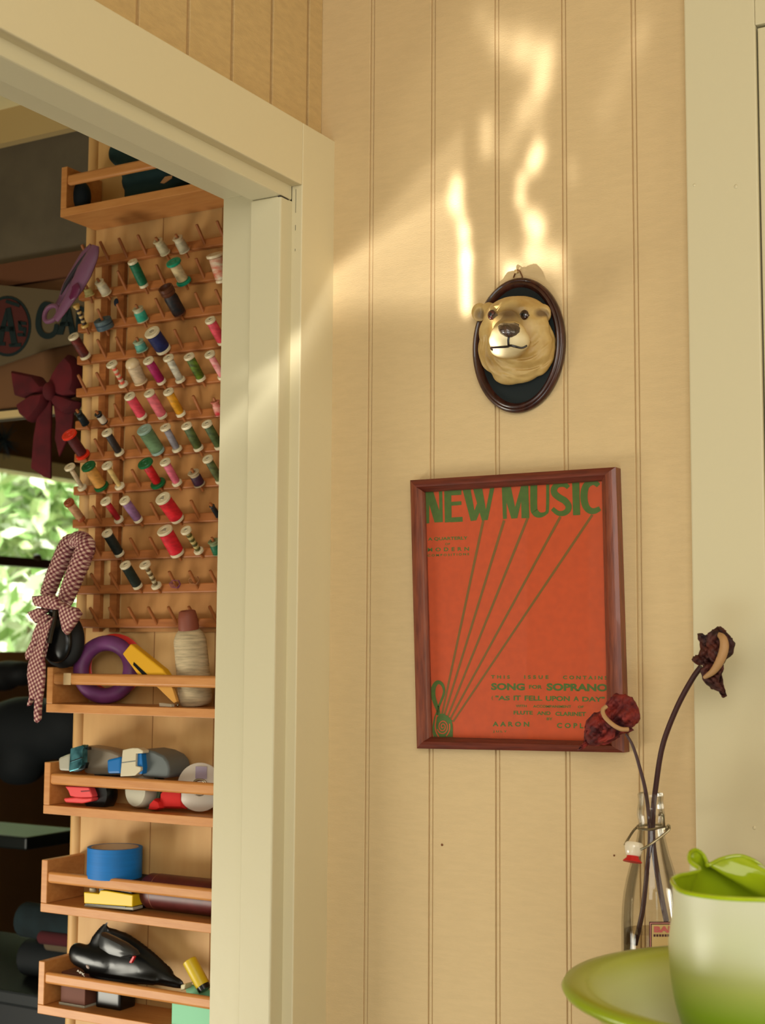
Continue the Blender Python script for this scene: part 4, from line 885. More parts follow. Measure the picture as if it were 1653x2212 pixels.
Cc=[(1512,112),(1482,86),(1450,84),(1412,110),(1394,160),(1392,225),(1408,285),(1440,318),(1480,322),(1524,300)]; c_=cr2(Cc,6); ribbon(T,SX,c_,[36+24*math.sin(math.pi*i/(len(c_)-1))**.7 for i in range(len(c_))])
for tx,xl,xr,tl,bl,tr,br,sp_ in (('A QUARTERLY',95,425,542,574,532,564,1),('OF',238,280,588,606,587,605,1.1),('MODERN',93,436,628,660,620,652,1.8),('COMPOSITIONS',92,437,682,702,670,690,1.5)): text(T,tx,xl,xr,tl,bl,tr,br,SX,sp_,.03)
for tx,xl,xr,tl,bl,tr,br,sp_,bo in (('THIS',65,305,168,212,170,215,1.7,.035),('ISSUE',488,798,168,215,170,217,1.7,.035),('CONTAINS',982,1550,172,220,178,227,1.6,.035),
 ('SONG',65,495,268,358,272,364,1,.045),('FOR',550,715,292,342,294,344,1,.03),('SOPRANO',772,1552,270,366,280,378,1,.045),
 ('(',72,92,430,488,430,488,1,.01),('"AS',120,305,428,488,430,490,1,.035),('IT',352,445,428,490,428,490,1,.035),('FELL',492,718,428,492,432,494,1,.035),('UPON',762,1070,432,498,436,500,1,.035),('A',1115,1185,438,500,438,500,1,.035),('DAY"',1228,1515,440,504,444,508,1,.035),
 ('WITH',380,520,545,577,546,578,1,.03),('ACCOMPANIMENT',600,1088,548,582,552,586,1,.03),('OF',1172,1248,556,588,557,589,1,.03),
 ('FLUTE',352,598,622,670,624,672,1,.035),('AND',650,825,628,676,630,678,1,.035),('CLARINET',885,1275,634,686,638,692,1,.035),('BY',775,850,708,742,709,744,1,.03),
 ('AARON',85,552,760,822,762,826,1.6,.035),('COPLAND',905,1545,776,842,784,852,1.6,.035),('JULY',90,268,872,905,873,906,1.5,.03)): text(T,tx,xl,xr,tl,bl,tr,br,SY,sp_,bo)
part('green_lettering',T,M_gr,PO,smooth=False)
G_=MB()
IY=-.00365
for (a,b_) in (((1044.4,1124),(955,1543)),((1089.4,1124),(960,1545)),((1140.6,1118),(967.5,1548)),((1211,1116),(973.5,1552)),((1280,1112),(979,1559))):
    ribbon(G_,lambda x,y:on(x,y,'y',IY),[a,b_],[5.6,4.2])
part('string_lines',G_,M_gr2,PO,smooth=False)
IY=-.0038
K_=MB()
lp=cr2([(440,960),(425,860),(380,740),(335,590),(335,440),(380,340),(440,310),(505,350),(545,450),(535,560),(480,700),(440,800),(415,900),(370,1020),(345,1150),(340,1280),(360,1395)],8); nl=len(lp)
ribbon(K_,SZ,lp,[62+28*math.cos((i/nl-.22)*math.pi*2.4) if i<nl*.5 else 46 for i in range(nl)])
IY2=-.0039
bl_=[(525+195*math.cos(a),1205+255*math.sin(a)) for a in [2*math.pi*i/40 for i in range(40)]]; bl_=[(x,min(y,1396)) for x,y in bl_]; flat(K_,lambda x,y:on(900+x/9.183,1440+y/9.183,'y',IY2),bl_)
flat(K_,lambda x,y:on(900+x/9.183,1440+y/9.183,'y',IY2),[(600,1200),(718,1150),(722,1396),(600,1396)])
flat(K_,SZ,[(430,940),(540,930),(640,1000),(720,1080),(600,1120),(440,1060)])
clf=part('clef_mark',K_,M_gr,PO,smooth=False)
J_=MB(); spl=[]
for i in range(90):
    t=i/89; a=-.5*math.pi*0+t*2*math.pi*2.35+.6; r=14+t*118; spl.append((520+r*math.cos(a)*.86,1190+r*math.sin(a)*1.12))
ribbon(J_,lambda x,y:on(900+x/9.183,1440+y/9.183,'y',-.0041),spl,20)
cc2=cr2([(400,960),(385,1060),(372,1180),(390,1290),(440,1396)],8); ribbon(J_,lambda x,y:on(900+x/9.183,1440+y/9.183,'y',-.0041),cc2,24)
cc3=cr2([(655,1130),(660,1220),(640,1300),(590,1380)],8); ribbon(J_,lambda x,y:on(900+x/9.183,1440+y/9.183,'y',-.0041),cc3,22)
part('spiral_line',J_,M_or,clf,smooth=False)
def thinglass(name,tint=(1,1,1),edge=(1,1,1),rough=0,ior=1.45,gl=1.0):
    m=bpy.data.materials.new(name); m.use_nodes=True; nt=m.node_tree; nt.nodes.clear(); N=nt.nodes.new; Lk=nt.links.new
    o=N('ShaderNodeOutputMaterial'); mx=N('ShaderNodeMixShader'); tr=N('ShaderNodeBsdfTransparent'); gs=N('ShaderNodeBsdfGlossy'); gs.inputs['Roughness'].default_value=rough
    fr=N('ShaderNodeFresnel'); fr.inputs[0].default_value=ior; lw=N('ShaderNodeLayerWeight'); lw.inputs[0].default_value=.35
    cm=N('ShaderNodeMixRGB'); cm.inputs[1].default_value=(*tint,1); cm.inputs[2].default_value=(*edge,1); Lk(lw.outputs['Facing'],cm.inputs[0]); Lk(cm.outputs[0],tr.inputs[0])
    ml=N('ShaderNodeMath'); ml.operation='MULTIPLY'; ml.inputs[1].default_value=gl; Lk(fr.outputs[0],ml.inputs[0])
    Lk(ml.outputs[0],mx.inputs[0]); Lk(tr.outputs[0],mx.inputs[1]); Lk(gs.outputs[0],mx.inputs[2]); Lk(mx.outputs[0],o.inputs[0]); return m
part('glass_pane',MB().add([Vector((p.x,-.0060,p.z)) for p in I],[(0,1,2,3)]),thinglass('picture_glass',gl=.35),PO,smooth=False)
for o in W2.children:
    if o.name.startswith('window_pane'): o.data.materials[0]=thinglass('thin_window_glass',gl=.5)
# ------------------------------------------------------------------ polar bear head on oval plaque
def X1(x,y): return (970+x/5.51,540+y/5.51)
pcn=on(1121,745.5,'y',-.008)
xl=on(1019,745,'y',-.008).x; xr_=on(1221,745,'y',-.008).x; zt=on(1121,599.5,'y',-.008).z; zb=on(1121,891.5,'y',-.008).z
pcn=Vector(((xl+xr_)/2,0,(zt+zb)/2)); ra=(xr_-xl)/2*.985; rbz=(zt-zb)/2
BR=thing('bear_plaque','polar bear head with black nose mounted on a dark oval plaque','wall trophy',pcn)
def oval(prof,n=72):     # prof: (inset from edge, y)
    vs=[];fs=[];k=len(prof)
    for (ins,y) in prof:
        for i in range(n):
            a=2*math.pi*i/n; vs.append(Vector((pcn.x+(ra-ins)*math.cos(a),y,pcn.z+(rbz-ins)*math.sin(a))))
    for j in range(k-1):
        for i in range(n): fs.append((j*n+i,j*n+(i+1)%n,(j+1)*n+(i+1)%n,(j+1)*n+i))
    return MB().add(vs,fs)
M_rim=mat('plaque_rim_wood',(66,32,22),.35,c2=(40,16,12),vscale=50,stretch=(3,3,1),coat=.3)
part('plaque_rim',oval([(.002,-.0006),(0,-.003),(0,-.007),(.0012,-.0095),(.0035,-.0105),(.0048,-.0098),(.0058,-.0112),(.008,-.0116),(.0098,-.0100),(.0115,-.0075),(.0120,-.0055)]),M_rim,BR,deg=50)
o_=oval([(.0115,-.0062)]); o_.f=[tuple(range(72))]; part('plaque_field',o_,mat('plaque_felt',(4,18,20),.75),BR,smooth=False)
hk=on(1118,594,'y',-.004)
part('hanging_loop',MB().tube([on(*X1(768,330),'y',-.004),on(*X1(800,250),'y',-.005),on(*X1(822,238),'y',-.0052),on(*X1(845,252),'y',-.005),on(*X1(878,325),'y',-.004)],.0009,8),mat('brass_dark',(96,60,34),.35,metal=.6),BR)
nl_=part('nail',MB().lathe(on(*X1(820,268),'y',-.0005),(0,-1,0),[(.0011,0),(.0011,.005),(.0024,.0052),(.0022,.0066),(0,.007)],12),mat('nail_brass',(196,170,120),.3,metal=.8)); tag(nl_,'brass nail head holding the plaque\'s hanging loop','nail')
h=MB()
def e_(x,y,yv,r,rot=None): h.ell(on(*X1(x,y),'y',yv),r,24,16,rot)
ry=lambda d:Matrix.Rotation(math.radians(d),3,'Y')
e_(765,805,-.024,(.037,.026,.0255))            # skull
e_(790,780,-.018,(.040,.018,.0235))
e_(772,960,-.024,(.0455,.024,.033))            # cheeks
e_(785,1150,-.022,(.0470,.024,.040))           # neck
e_(790,1330,-.018,(.037,.018,.0255))
e_(735,1430,-.016,(.026,.014,.018)); e_(850,1400,-.016,(.028,.014,.019))
e_(560,1180,-.016,(.024,.014,.030)); e_(1060,1150,-.014,(.021,.013,.036))
e_(360,738,-.018,(.0104,.006,.0118)); e_(1125,752,-.014,(.0098,.007,.0112))   # ears
e_(470,740,-.020,(.011,.008,.0125)); e_(1050,745,-.016,(.011,.008,.0120))
e_(712,900,-.044,(.019,.024,.018))            # bridge
e_(712,1010,-.060,(.0215,.020,.0165))         # muzzle
e_(640,1075,-.062,(.0165,.016,.0140)); e_(800,1080,-.060,(.0165,.016,.0140))
e_(690,1180,-.054,(.0200,.018,.0105))         # chin
e_(715,1160,-.044,(.024,.018,.014))
e_(590,700,-.040,(.012,.009,.005)); e_(850,700,-.038,(.012,.009,.005))    # brows
hd=remesh(h,.0016,7,.5)
# carve : ear hollows, eye sockets, fur ridges
ears=[on(*X1(365,762),'y',-.024),on(*X1(1110,772),'y',-.021)]
nose=on(*X1(712,950),'y',-.082)
rnd=random.Random(3)
ridges=[]
for i in range(46):
    a=rnd.uniform(-2.9,-.15); cx_=rnd.uniform(-.5,.5); ridges.append((rnd.uniform(.030,.052),a,rnd.uniform(.25,.5),rnd.uniform(.0016,.0036)))
hc=on(*X1(735,1010),'y',-.03)
nv=[]
for p in hd.v:
    q=p.copy()
    for e in ears:
        d=math.hypot((p.x-e.x)/.0085,(p.z-e.z)/.0085)
        if d<1 and p.y<-.012: q.y+=.006*(1-d*d)
    dx,dz_=p.x-hc.x,p.z-hc.z; r=math.hypot(dx,dz_); a=math.atan2(dz_,dx)
    if r>.026 and dz_<.004 and p.y>-.05:
        for (rr_,aa,wa,am) in ridges:
            rl=rr_+.006*math.sin(3*(a-aa)); u=(r-rl)/.0022; v_=(a-aa)/wa
            if abs(u)<3 and abs(v_)<2.5: q.y+=am*math.exp(-u*u-v_*v_)
    nv.append(q)
hd.v=nv
# fur colour with the darker bridge and ear patches, in object space
m=bpy.data.materials.new('bear_paint'); m.use_nodes=True; nt=m.node_tree; b_=nt.nodes['Principled BSDF']; b_.inputs['Roughness'].default_value=.5
N=nt.nodes.new; Lk=nt.links.new; tc=N('ShaderNodeTexCoord')
cur=None
nz=N('ShaderNodeTexNoise'); nz.inputs['Scale'].default_value=38; nz.inputs['Detail'].default_value=5; Lk(tc.outputs['Object'],nz.inputs['Vector'])
rp=N('ShaderNodeValToRGB'); rp.color_ramp.elements[0].position=.35; rp.color_ramp.elements[1].position=.65; rp.color_ramp.elements[0].color=L3((166,132,72)); rp.color_ramp.elements[1].color=L3((190,162,104)); Lk(nz.outputs['Fac'],rp.inputs[0]); cur=rp.outputs[0]
def blob(pt,rad,col,amt,cur,hard=.5):
    sb=N('ShaderNodeVectorMath'); sb.operation='SUBTRACT'; sb.inputs[1].default_value=Vector(pt)-pcn; Lk(tc.outputs['Object'],sb.inputs[0])
    dv_=N('ShaderNodeVectorMath'); dv_.operation='DIVIDE'; dv_.inputs[1].default_value=rad; Lk(sb.outputs[0],dv_.inputs[0])
    ln=N('ShaderNodeVectorMath'); ln.operation='LENGTH'; Lk(dv_.outputs[0],ln.inputs[0])
    mr=N('ShaderNodeMapRange'); mr.inputs[1].default_value=1; mr.inputs[2].default_value=hard; mr.inputs[3].default_value=0; mr.inputs[4].default_value=amt; Lk(ln.outputs['Value'],mr.inputs[0])
    mx=N('ShaderNodeMixRGB'); Lk(mr.outputs[0],mx.inputs[0]); Lk(cur,mx.inputs[1]); mx.inputs[2].default_value=L3(col); return mx.outputs[0]
cur=blob(on(*X1(715,1120),'y',-.07),(.034,.03,.026),(214,198,156),.85,cur,.6)
cur=blob(on(*X1(720,770),'y',-.058),(.021,.04,.021),(86,62,38),.95,cur,.2)
cur=blob(ears[0],(.0085,.02,.0085),(112,92,60),.9,cur,.5); cur=blob(ears[1],(.0085,.02,.0085),(104,82,56),.95,cur,.5)
Lk(cur,b_.inputs['Base Color'])
n2=N('ShaderNodeTexNoise'); n2.inputs['Scale'].default_value=120; n2.inputs['Detail'].default_value=5; Lk(tc.outputs['Object'],n2.inputs['Vector']); bp_=N('ShaderNodeBump'); bp_.inputs['Strength'].default_value=.35; bp_.inputs['Distance'].default_value=.001; Lk(n2.outputs['Fac'],bp_.inputs['Height']); Lk(bp_.outputs[0],b_.inputs['Normal'])
from mathutils.bvhtree import BVHTree
BT=BVHTree.FromPolygons(hd.v,hd.f)
part('bear_head',hd,m,BR,deg=180)
def hit(px,py,back=0):     # point of the head seen at a photo position
    d=ray(px,py).normalized(); r=BT.ray_cast(CAM,d); p=r[0] if r[0] is not None else on(px,py,'y',-.04); return p+d*back, (r[1] if r[0] is not None else Vector((0,-1,0)))
M_eye=mat('glass_eye_brown',(40,14,10),.08,coat=1); M_line=mat('bear_black',(26,16,12),.3)
M_nose=mat('nose_gloss',(30,20,16),.12,coat=1,c2=(60,40,30),vscale=300,bump=1.0,bscale=260)
for (cx_,cy_,P) in ((520,775,[(588,775),(545,728),(505,725),(478,755),(475,790),(500,825),(540,815)]),(905,775,[(845,768),(870,738),(900,725),(935,738),(965,778),(940,810),(910,830),(875,805)])):
    p,nm=hit(*X1(cx_,cy_)); ew=MB(); 
    ring_=[hit(*X1(x,y))[0] for x,y in P]; c=sum(ring_,Vector())/len(ring_)
    ew.add([c-Vector((0,.0022,0))]+[q+Vector((.0,-.0009,0)) for q in ring_],[(0,i+1,(i+1)%len(ring_)+1) for i in range(len(ring_))]); part('eyelid',ew,M_line,BR)
    eo=part('eye',MB().ell(c+Vector((-.0004,-.0008,0)),(.0056,.0034,.0062),18,12),M_eye,BR)
    part('pupil',MB().ell(c+Vector((-.0006,-.0032,0)),(.0026,.0012,.0030),14,10),M_black,eo)
npts=[(585,905),(600,875),(650,865),(720,870),(790,865),(835,885),(848,930),(840,980),(800,1015),(750,1040),(715,1045),(670,1030),(620,1000),(595,960)]
pp=[hit(*X1(x,y))[0] for x,y in npts]; c=hit(*X1(715,950))[0]
nm_=MB(); n=len(pp); vs=[c+Vector((0,-.0065,0))]
for (s_,h_) in ((.5,-.0058),(.82,-.0036),(1.0,-.0008),(1.0,.002)):
    for q in pp: vs.append(c+(q-c)*s_+Vector((0,h_,0)))
fs=[(0,1+i,1+(i+1)%n) for i in range(n)]
for j in range(3):
    for i in range(n): fs.append((1+j*n+i,1+(j+1)*n+i,1+(j+1)*n+(i+1)%n,1+j*n+(i+1)%n))
part('nose',nm_.add(vs,fs),M_nose,BR)
def line(P,r,nm='mouth_line'):
    q=[hit(*X1(x,y))[0]+Vector((0,-.0004,0)) for x,y in cr2(P,5)]; part(nm,MB().tube(q,r,8),M_line,BR)
line([(715,1040),(708,1080),(712,1135)],.0013,'philtrum')
line([(525,1195),(505,1165),(560,1160),(640,1155),(700,1150),(735,1138),(800,1152),(870,1165),(925,1140)],.0014)
# ------------------------------------------------------------------ counter, bottle, stems
CZ=1.005
ct=thing('counter','wooden counter top just below the picture edge under bottle and bowl','counter',(.9,-.5,CZ-.03)); 
part('counter_top',MB().box((.50,-.95,CZ-.03),(1.25,-.036,CZ)),mat('counter_wood',(150,104,62),.5,var=.15,vscale=10,stretch=(1,8,1)),ct,smooth=False,bevel=.003)
for (x,y) in ((.53,-.92),(1.22,-.92),(.53,-.07),(1.22,-.07)): part('leg',MB().box((x-.02,y-.02,.0),(x+.02,y+.02,CZ-.0302)),M_trim,ct,smooth=False)
def F4(x,y): return (1180+x/3.495,1660+y/3.495)
YBt=-.075
bc=on(1407,1720,'y',YBt); kbt=depth(bc)/F
cxb=on(1408,1900,'y',YBt).x
def zz(y): return on(1408,y,'y',YBt).z
BO=thing('glass_bottle','clear swing-top glass bottle holding two dried stems, partly hidden by the green jug','bottle',(cxb,YBt,CZ))
PR=[(1716,27),(1713,24),(1713,27),(1717,28.5),(1730,27),(1745,29),(1760,30.5),(1768,29),(1776,27),(1790,27.5),(1810,31),(1840,38),(1870,47),(1900,55),(1930,61),(1960,64.5),(1995,66),(2060,66.5)]
k_=kbt*.985
outer=[(r*k_,zz(y)-CZ) for y,r in PR[2:]]+[(66.5*k_,.012),(62*k_,.002),(30*k_,.003),(0,.010)]
M_bg=thinglass('bottle_glass',(.99,.99,.98),(.90,.89,.85),0,1.45,.5)
part('bottle_glass',MB().lathe((cxb,YBt,CZ),(0,0,1),outer,48,capa=False,capb=False),M_bg,BO,deg=180)
inner_=[((r-4.5)*k_,zz(y)-CZ) for y,r in PR[2:]]+[(60*k_,.018),(30*k_,.014),(0,.016)]
part('bottle_inner_wall',MB().lathe((cxb,YBt,CZ),(0,0,1),inner_,48,capa=False,capb=False),M_bg,BO,deg=180)
part('lip_ring',torus((cxb,YBt,zz(1715)),26*k_,2.2*k_,(0,0,1),40,10),thinglass('lip_glass',(.85,.85,.80),(.6,.58,.5),0,1.5,1.0),BO)
zw=zz(2010)
part('water',MB().lathe((cxb,YBt,CZ+.019),(0,0,1),[(0,0),(60*k_,0),(60.8*k_,zw-CZ-.019),(0,zw-CZ-.0195)],40),thinglass('water',(.90,.85,.74),(.75,.68,.55),0,1.33,.6),BO,deg=40)
part('water_edge',torus((cxb,YBt,zw),61.3*k_,.8*k_,(0,0,1),40,6),mat('water_edge',(96,70,48),.3),BO)
# label: curved on the glass
def bw(x,y,off=.0006):      # photo point -> bottle surface
    d=ray(*F4(x,y)); o_=CAM; R_=66.5*k_+off
    a=d.x**2+d.y**2; bb_=2*((o_.x-cxb)*d.x+(o_.y-YBt)*d.y); c_=(o_.x-cxb)**2+(o_.y-YBt)**2-R_*R_; D_=bb_*bb_-4*a*c_
    t=(-bb_-math.sqrt(max(D_,0)))/(2*a); return o_+d*t
def gridf(x0,x1,y0_,y1_,off,n=10): return MB().grid([[bw(x0+(x1-x0)*i/n,y0_+(y1_-y0_)*j/4,off) for i in range(n+1)] for j in range(5)])
plab=part('paper_label',gridf(778,1010,1157,1560,.0006),mat('label_maroon',(70,26,30),.5),BO)
part('label_line',gridf(785,1010,1165,1560,.0010),mat('label_pink',(206,140,124),.5),plab)
part('label_line',gridf(791,1010,1171,1560,.0014),MATS['label_maroon'],plab)
part('label_field',gridf(798,1010,1179,1560,.0018),mat('label_cream',(196,170,112),.6),plab)
m=MB(); text(m,'BAR',815,985,1192,1238,1190,1240,lambda x,y:bw(x,y,.0024),1,.06); part('label_lettering',m,mat('label_rose',(190,96,92),.5),plab,smooth=False)
m=MB()
for i in range(8): 
    x=812+i*21; g=gridf(x,x+14,1252,1270,.0024,1); m.add(g.v,g.f)
part('label_small_print',m,MATS['label_maroon'],plab,smooth=False)
# swing stopper
def w_(x,y,yv): return on(*F4(x,y),'y',yv)
M_wire=mat('wire_steel',(150,142,118),.28,metal=.9)
fr_=YBt-.030; 
part('wire_collar',MB().tube(catmull([w_(693,440,YBt-.010),w_(705,455,fr_+.006),w_(790,460,fr_),w_(860,446,fr_+.004),w_(905,440,YBt-.014)],6),.0013,8),M_wire,BO)
part('wire_collar',MB().tube(catmull([w_(693,440,YBt-.010),w_(700,430,YBt+.018),w_(790,425,YBt+.03),w_(880,430,YBt+.018),w_(905,440,YBt-.014)],6),.0013,8),M_wire,BO)
part('wire_bail',MB().tube(catmull([w_(855,350,YBt-.024),w_(868,340,YBt-.030),w_(884,360,YBt-.030),w_(888,400,YBt-.028),w_(892,440,YBt-.024),w_(905,462,YBt-.024),w_(925,452,YBt-.024),w_(930,436,YBt-.022),w_(915,425,YBt-.022)],6),.0014,8),M_wire,BO)
part('wire_bail',MB().tube(catmull([w_(925,440,YBt-.026),w_(932,455,YBt-.028),w_(905,485,YBt-.032),w_(820,550,YBt-.044),w_(760,590,YBt-.05),w_(712,612,YBt-.052)],6),.0013,8),M_wire,BO)
part('wire_bail',MB().tube(catmull([w_(700,432,YBt-.012),w_(660,470,YBt-.02),w_(615,540,YBt-.032),w_(594,580,YBt-.036)],6),.0013,8),M_wire,BO)
sa=w_(652,700,YBt-.046); sb=w_(668,565,YBt-.040); ax_=(sb-sa).normalized(); ax_=(ax_+Vector((.0,-.05,0))).normalized(); ks=depth(sa)/F/3.495
cs_=part('ceramic_stopper',MB().lathe(sa,ax_,[(46*ks,38*ks),(54*ks,44*ks),(63*ks,70*ks),(70*ks,100*ks),(70*ks,125*ks),(60*ks,138*ks),(0,142*ks)],28),mat('stopper_ceramic',(222,212,190),.2,coat=.5),BO)
part('rubber_washer',MB().lathe(sa,ax_,[(72*ks,-6*ks),(70*ks,2*ks),(48*ks,22*ks),(44*ks,40*ks),(0,41*ks)],28),mat('washer_red',(186,26,24),.5),cs_)
# dried stems and leaves
def S3(x,y): return (1220+x/3.813,1320+y/3.813)
M_stem=mat('dried_stem',(56,24,22),.5); 
M_leaf=mat('dried_leaf',(138,38,26),.75,c2=(66,16,20),vscale=60,bump=1.0,bscale=90); M_leaf2=mat('dried_leaf_dark',(84,32,18),.7,c2=(40,14,12),vscale=60,bump=1.0,bscale=90); M_rib=mat('pale_band',(168,128,84),.6)
def crumple(P,yv,th,m,parent,name,seed,amp=.004,fold=0):
    rn_=random.Random(seed); n=len(P); c=(sum(p[0] for p in P)/n,sum(p[1] for p in P)/n); vs=[];fs=[]
    Pd=[(x+rn_.uniform(-7,7),y+rn_.uniform(-7,7)) for x,y in cr2(P,4,True)]; n=len(Pd); rg_=14
    ph=[rn_.uniform(0,6.28) for _ in range(6)]
    def disp(u,v): return amp*(math.sin(u*.035+ph[0])+math.sin(v*.045+ph[1])+.6*math.sin((u+v)*.08+ph[2])+.5*math.sin((u-v)*.12+ph[3])) 
    top=[]; 
    for j in range(rg_+1):
        s_=j/rg_
        for (x,y) in Pd:
            xx=c[0]+(x-c[0])*s_; yy=c[1]+(y-c[1])*s_; p=on(*S3(xx,yy),'y',yv+disp(xx,yy)+rn_.uniform(-1,1)*amp*.35-.006*(1-s_*s_)); vs.append(p)
    for j in range(rg_):
        for i in range(n): fs.append((j*n+i,j*n+(i+1)%n,(j+1)*n+(i+1)%n,(j+1)*n+i))
    return part(name,MB().add(vs,fs),m,parent,solid=th,deg=180)
ST=thing('dried_stem_tall','tall dried stem with curled brown leaf and pale band before the right casing','dried plant',(cxb+.006,YBt,CZ+.02))
ys_=[-.075,-.08,-.085,-.09,-.094,-.1]
def stem(pts,ys__,r0,r1,parent):
    P=catmull([on(*q,'y',y) for q,y in zip(pts,ys__)],8); n=len(P); part('stem',MB().tube(P,[r0+(r1-r0)*i/(n-1) for i in range(n)],10),M_stem,parent)
stem([(1440,1990),(1428,1930),(1412,1830),(1411,1760),(1417,1700),(1432,1610),(1462,1530),(1495,1468),(1515,1440)],[-.062,-.066,-.07,-.073,-.075,-.08,-.085,-.09,-.092],.0030,.0030,ST)
crumple([(1100,190),(1180,195),(1230,150),(1290,135),(1345,190),(1395,265),(1385,340),(1320,400),(1290,520),(1330,690),(1300,705),(1260,650),(1190,620),(1130,540),(1140,450),(1050,410),(1080,375),(1110,360),(1120,280)],-.095,.0016,M_leaf2,ST,'curled_leaf',3)
crumple([(1200,170),(1300,150),(1385,240),(1380,350),(1300,410),(1240,440),(1190,360),(1170,250)],-.105,.0016,M_leaf2,ST,'curled_leaf',8,.003)
crumple([(1130,470),(1210,430),(1300,420),(1300,500),(1265,600),(1320,680),(1240,640),(1150,570)],-.103,.0016,M_leaf2,ST,'curled_leaf',5,.003)
crumple([(1050,400),(1075,372),(1120,365),(1150,400),(1130,440),(1080,430)],-.099,.0016,M_leaf2,ST,'curled_leaf',11,.002)
crumple([(1262,150),(1280,128),(1305,140),(1325,180),(1290,200),(1255,190)],-.1,.0016,M_leaf2,ST,'curled_leaf',12,.002)
P=catmull([on(*S3(x,y),'y',v) for x,y,v in ((1262,190,-.108),(1305,225,-.115),(1315,300,-.117),(1285,400,-.117),(1225,495,-.114),(1150,548,-.110))],8)
n=len(P); part('pale_band',MB().tube(P,[.0018+.0030*math.sin(math.pi*min(1,(i+1.5)/(n*1.0)))**.8 for i in range(n)],12),M_rib,ST)
SS=thing('dried_stem_short','short dried stem with a crinkled red leaf and thin pale band overlapping the poster corner','dried plant',(cxb-.004,YBt,CZ+.02))
stem([(1372,2040),(1388,1970),(1398,1880),(1404,1800),(1396,1715),(1380,1650),(1366,1608),(1352,1585)],[-.06,-.066,-.072,-.078,-.083,-.088,-.09,-.092],.0030,.0014,SS)
crumple([(350,760),(400,690),(480,685),(550,715),(605,800),(615,900),(560,960),(560,990),(480,1010),(420,1060),(300,1100),(200,1110),(110,1150),(165,1060),(175,930),(230,850),(310,820)],-.085,.0014,M_leaf,SS,'crinkled_leaf',4,.0035)
crumple([(170,960),(240,860),(330,850),(420,960),(400,1040),(280,1090),(190,1090)],-.092,.0014,M_leaf,SS,'crinkled_leaf',6,.003)
P=catmull([on(*S3(x,y),'y',v) for x,y,v in ((345,785,-.100),(315,815,-.104),(330,870,-.107),(390,930,-.109),(460,970,-.108),(525,975,-.103))],8); part('pale_band',MB().tube(P,.0024,10),M_rib,SS)
# ------------------------------------------------------------------ green bowl and jug
DC=1.15; cpx=1700
cb_=dep(cpx,2146,DC); rimz=on(1217,2112,'z',0) if False else None
ctr=dep(cpx,2146,DC); kd=DC/F; Rs=483*kd
zs=ctr.z
SB=thing('green_bowl','wide shallow bowl with olive green rim and pale frosted inside','bowl',(ctr.x,ctr.y,CZ))
def glaze(name,stops,z0,z1,rough=.2,noise=.0,radial=False,cx_=0,cy_=0):
    m=bpy.data.materials.new(name); m.use_nodes=True; nt=m.node_tree; b_=nt.nodes['Principled BSDF']; b_.inputs['Roughness'].default_value=rough; b_.inputs['Coat Weight'].default_value=.0; b_.inputs['Specular IOR Level'].default_value=.3
    b_.inputs['Subsurface Weight'].default_value=0
    N=nt.nodes.new; Lk=nt.links.new; tc=N('ShaderNodeTexCoord'); sp=N('ShaderNodeSeparateXYZ'); Lk(tc.outputs['Object'],sp.inputs[0])
    if radial:
        cbn=N('ShaderNodeCombineXYZ'); Lk(sp.outputs[0],cbn.inputs[0]); Lk(sp.outputs[1],cbn.inputs[1]); ln=N('ShaderNodeVectorMath'); ln.operation='LENGTH'; Lk(cbn.outputs[0],ln.inputs[0]); src=ln.outputs['Value']
    else: src=sp.outputs[2]
    mr=N('ShaderNodeMapRange'); mr.inputs[1].default_value=z0; mr.inputs[2].default_value=z1; Lk(src,mr.inputs[0])
    rp=N('ShaderNodeValToRGB'); cr=rp.color_ramp; cr.elements[0].position=stops[0][0]; cr.elements[0].color=L3(stops[0][1]); cr.elements[1].position=stops[-1][0]; cr.elements[1].color=L3(stops[-1][1])
    for p_,c_ in stops[1:-1]: e=cr.elements.new(p_); e.color=L3(c_)
    Lk(mr.outputs[0],rp.inputs[0]); Lk(rp.outputs[0],b_.inputs['Base Color']); return m
M_bowl=glaze('bowl_glaze',[(0,(232,234,200)),(.60,(230,232,194)),(.80,(218,222,150)),(.87,(192,198,84)),(.92,(160,172,44)),(1,(140,158,34))],0,Rs,.28,radial=True)
pr=[(.03,-.085),(.045,-.085),(.06,-.072),(.10,-.060),(.135,-.034),(Rs-.012,-.0075),(Rs-.002,-.0035),(Rs,.0005),(Rs-.002,.0040),(Rs-.010,.0052),(Rs-.020,.0035),(Rs-.0235,.001),(Rs-.030,-.004),(.13,-.026),(.105,-.040),(.085,-.0500),(0,-.0502)]
part('bowl_body',MB().lathe((ctr.x,ctr.y,zs),(0,0,1),pr,96,capa=True,capb=False),M_bowl,SB,deg=180,org=(ctr.x,ctr.y,zs))
part('foot',MB().lathe((ctr.x,ctr.y,CZ),(0,0,1),[(.062,0),(.064,.004),(.05,.012),(.034,.05),(.032,(zs-.0855)-CZ-.02),(.045,(zs-.0855)-CZ-.0005)],48),mat('foot_green',(120,150,40),.25,coat=.4),SB,deg=60)
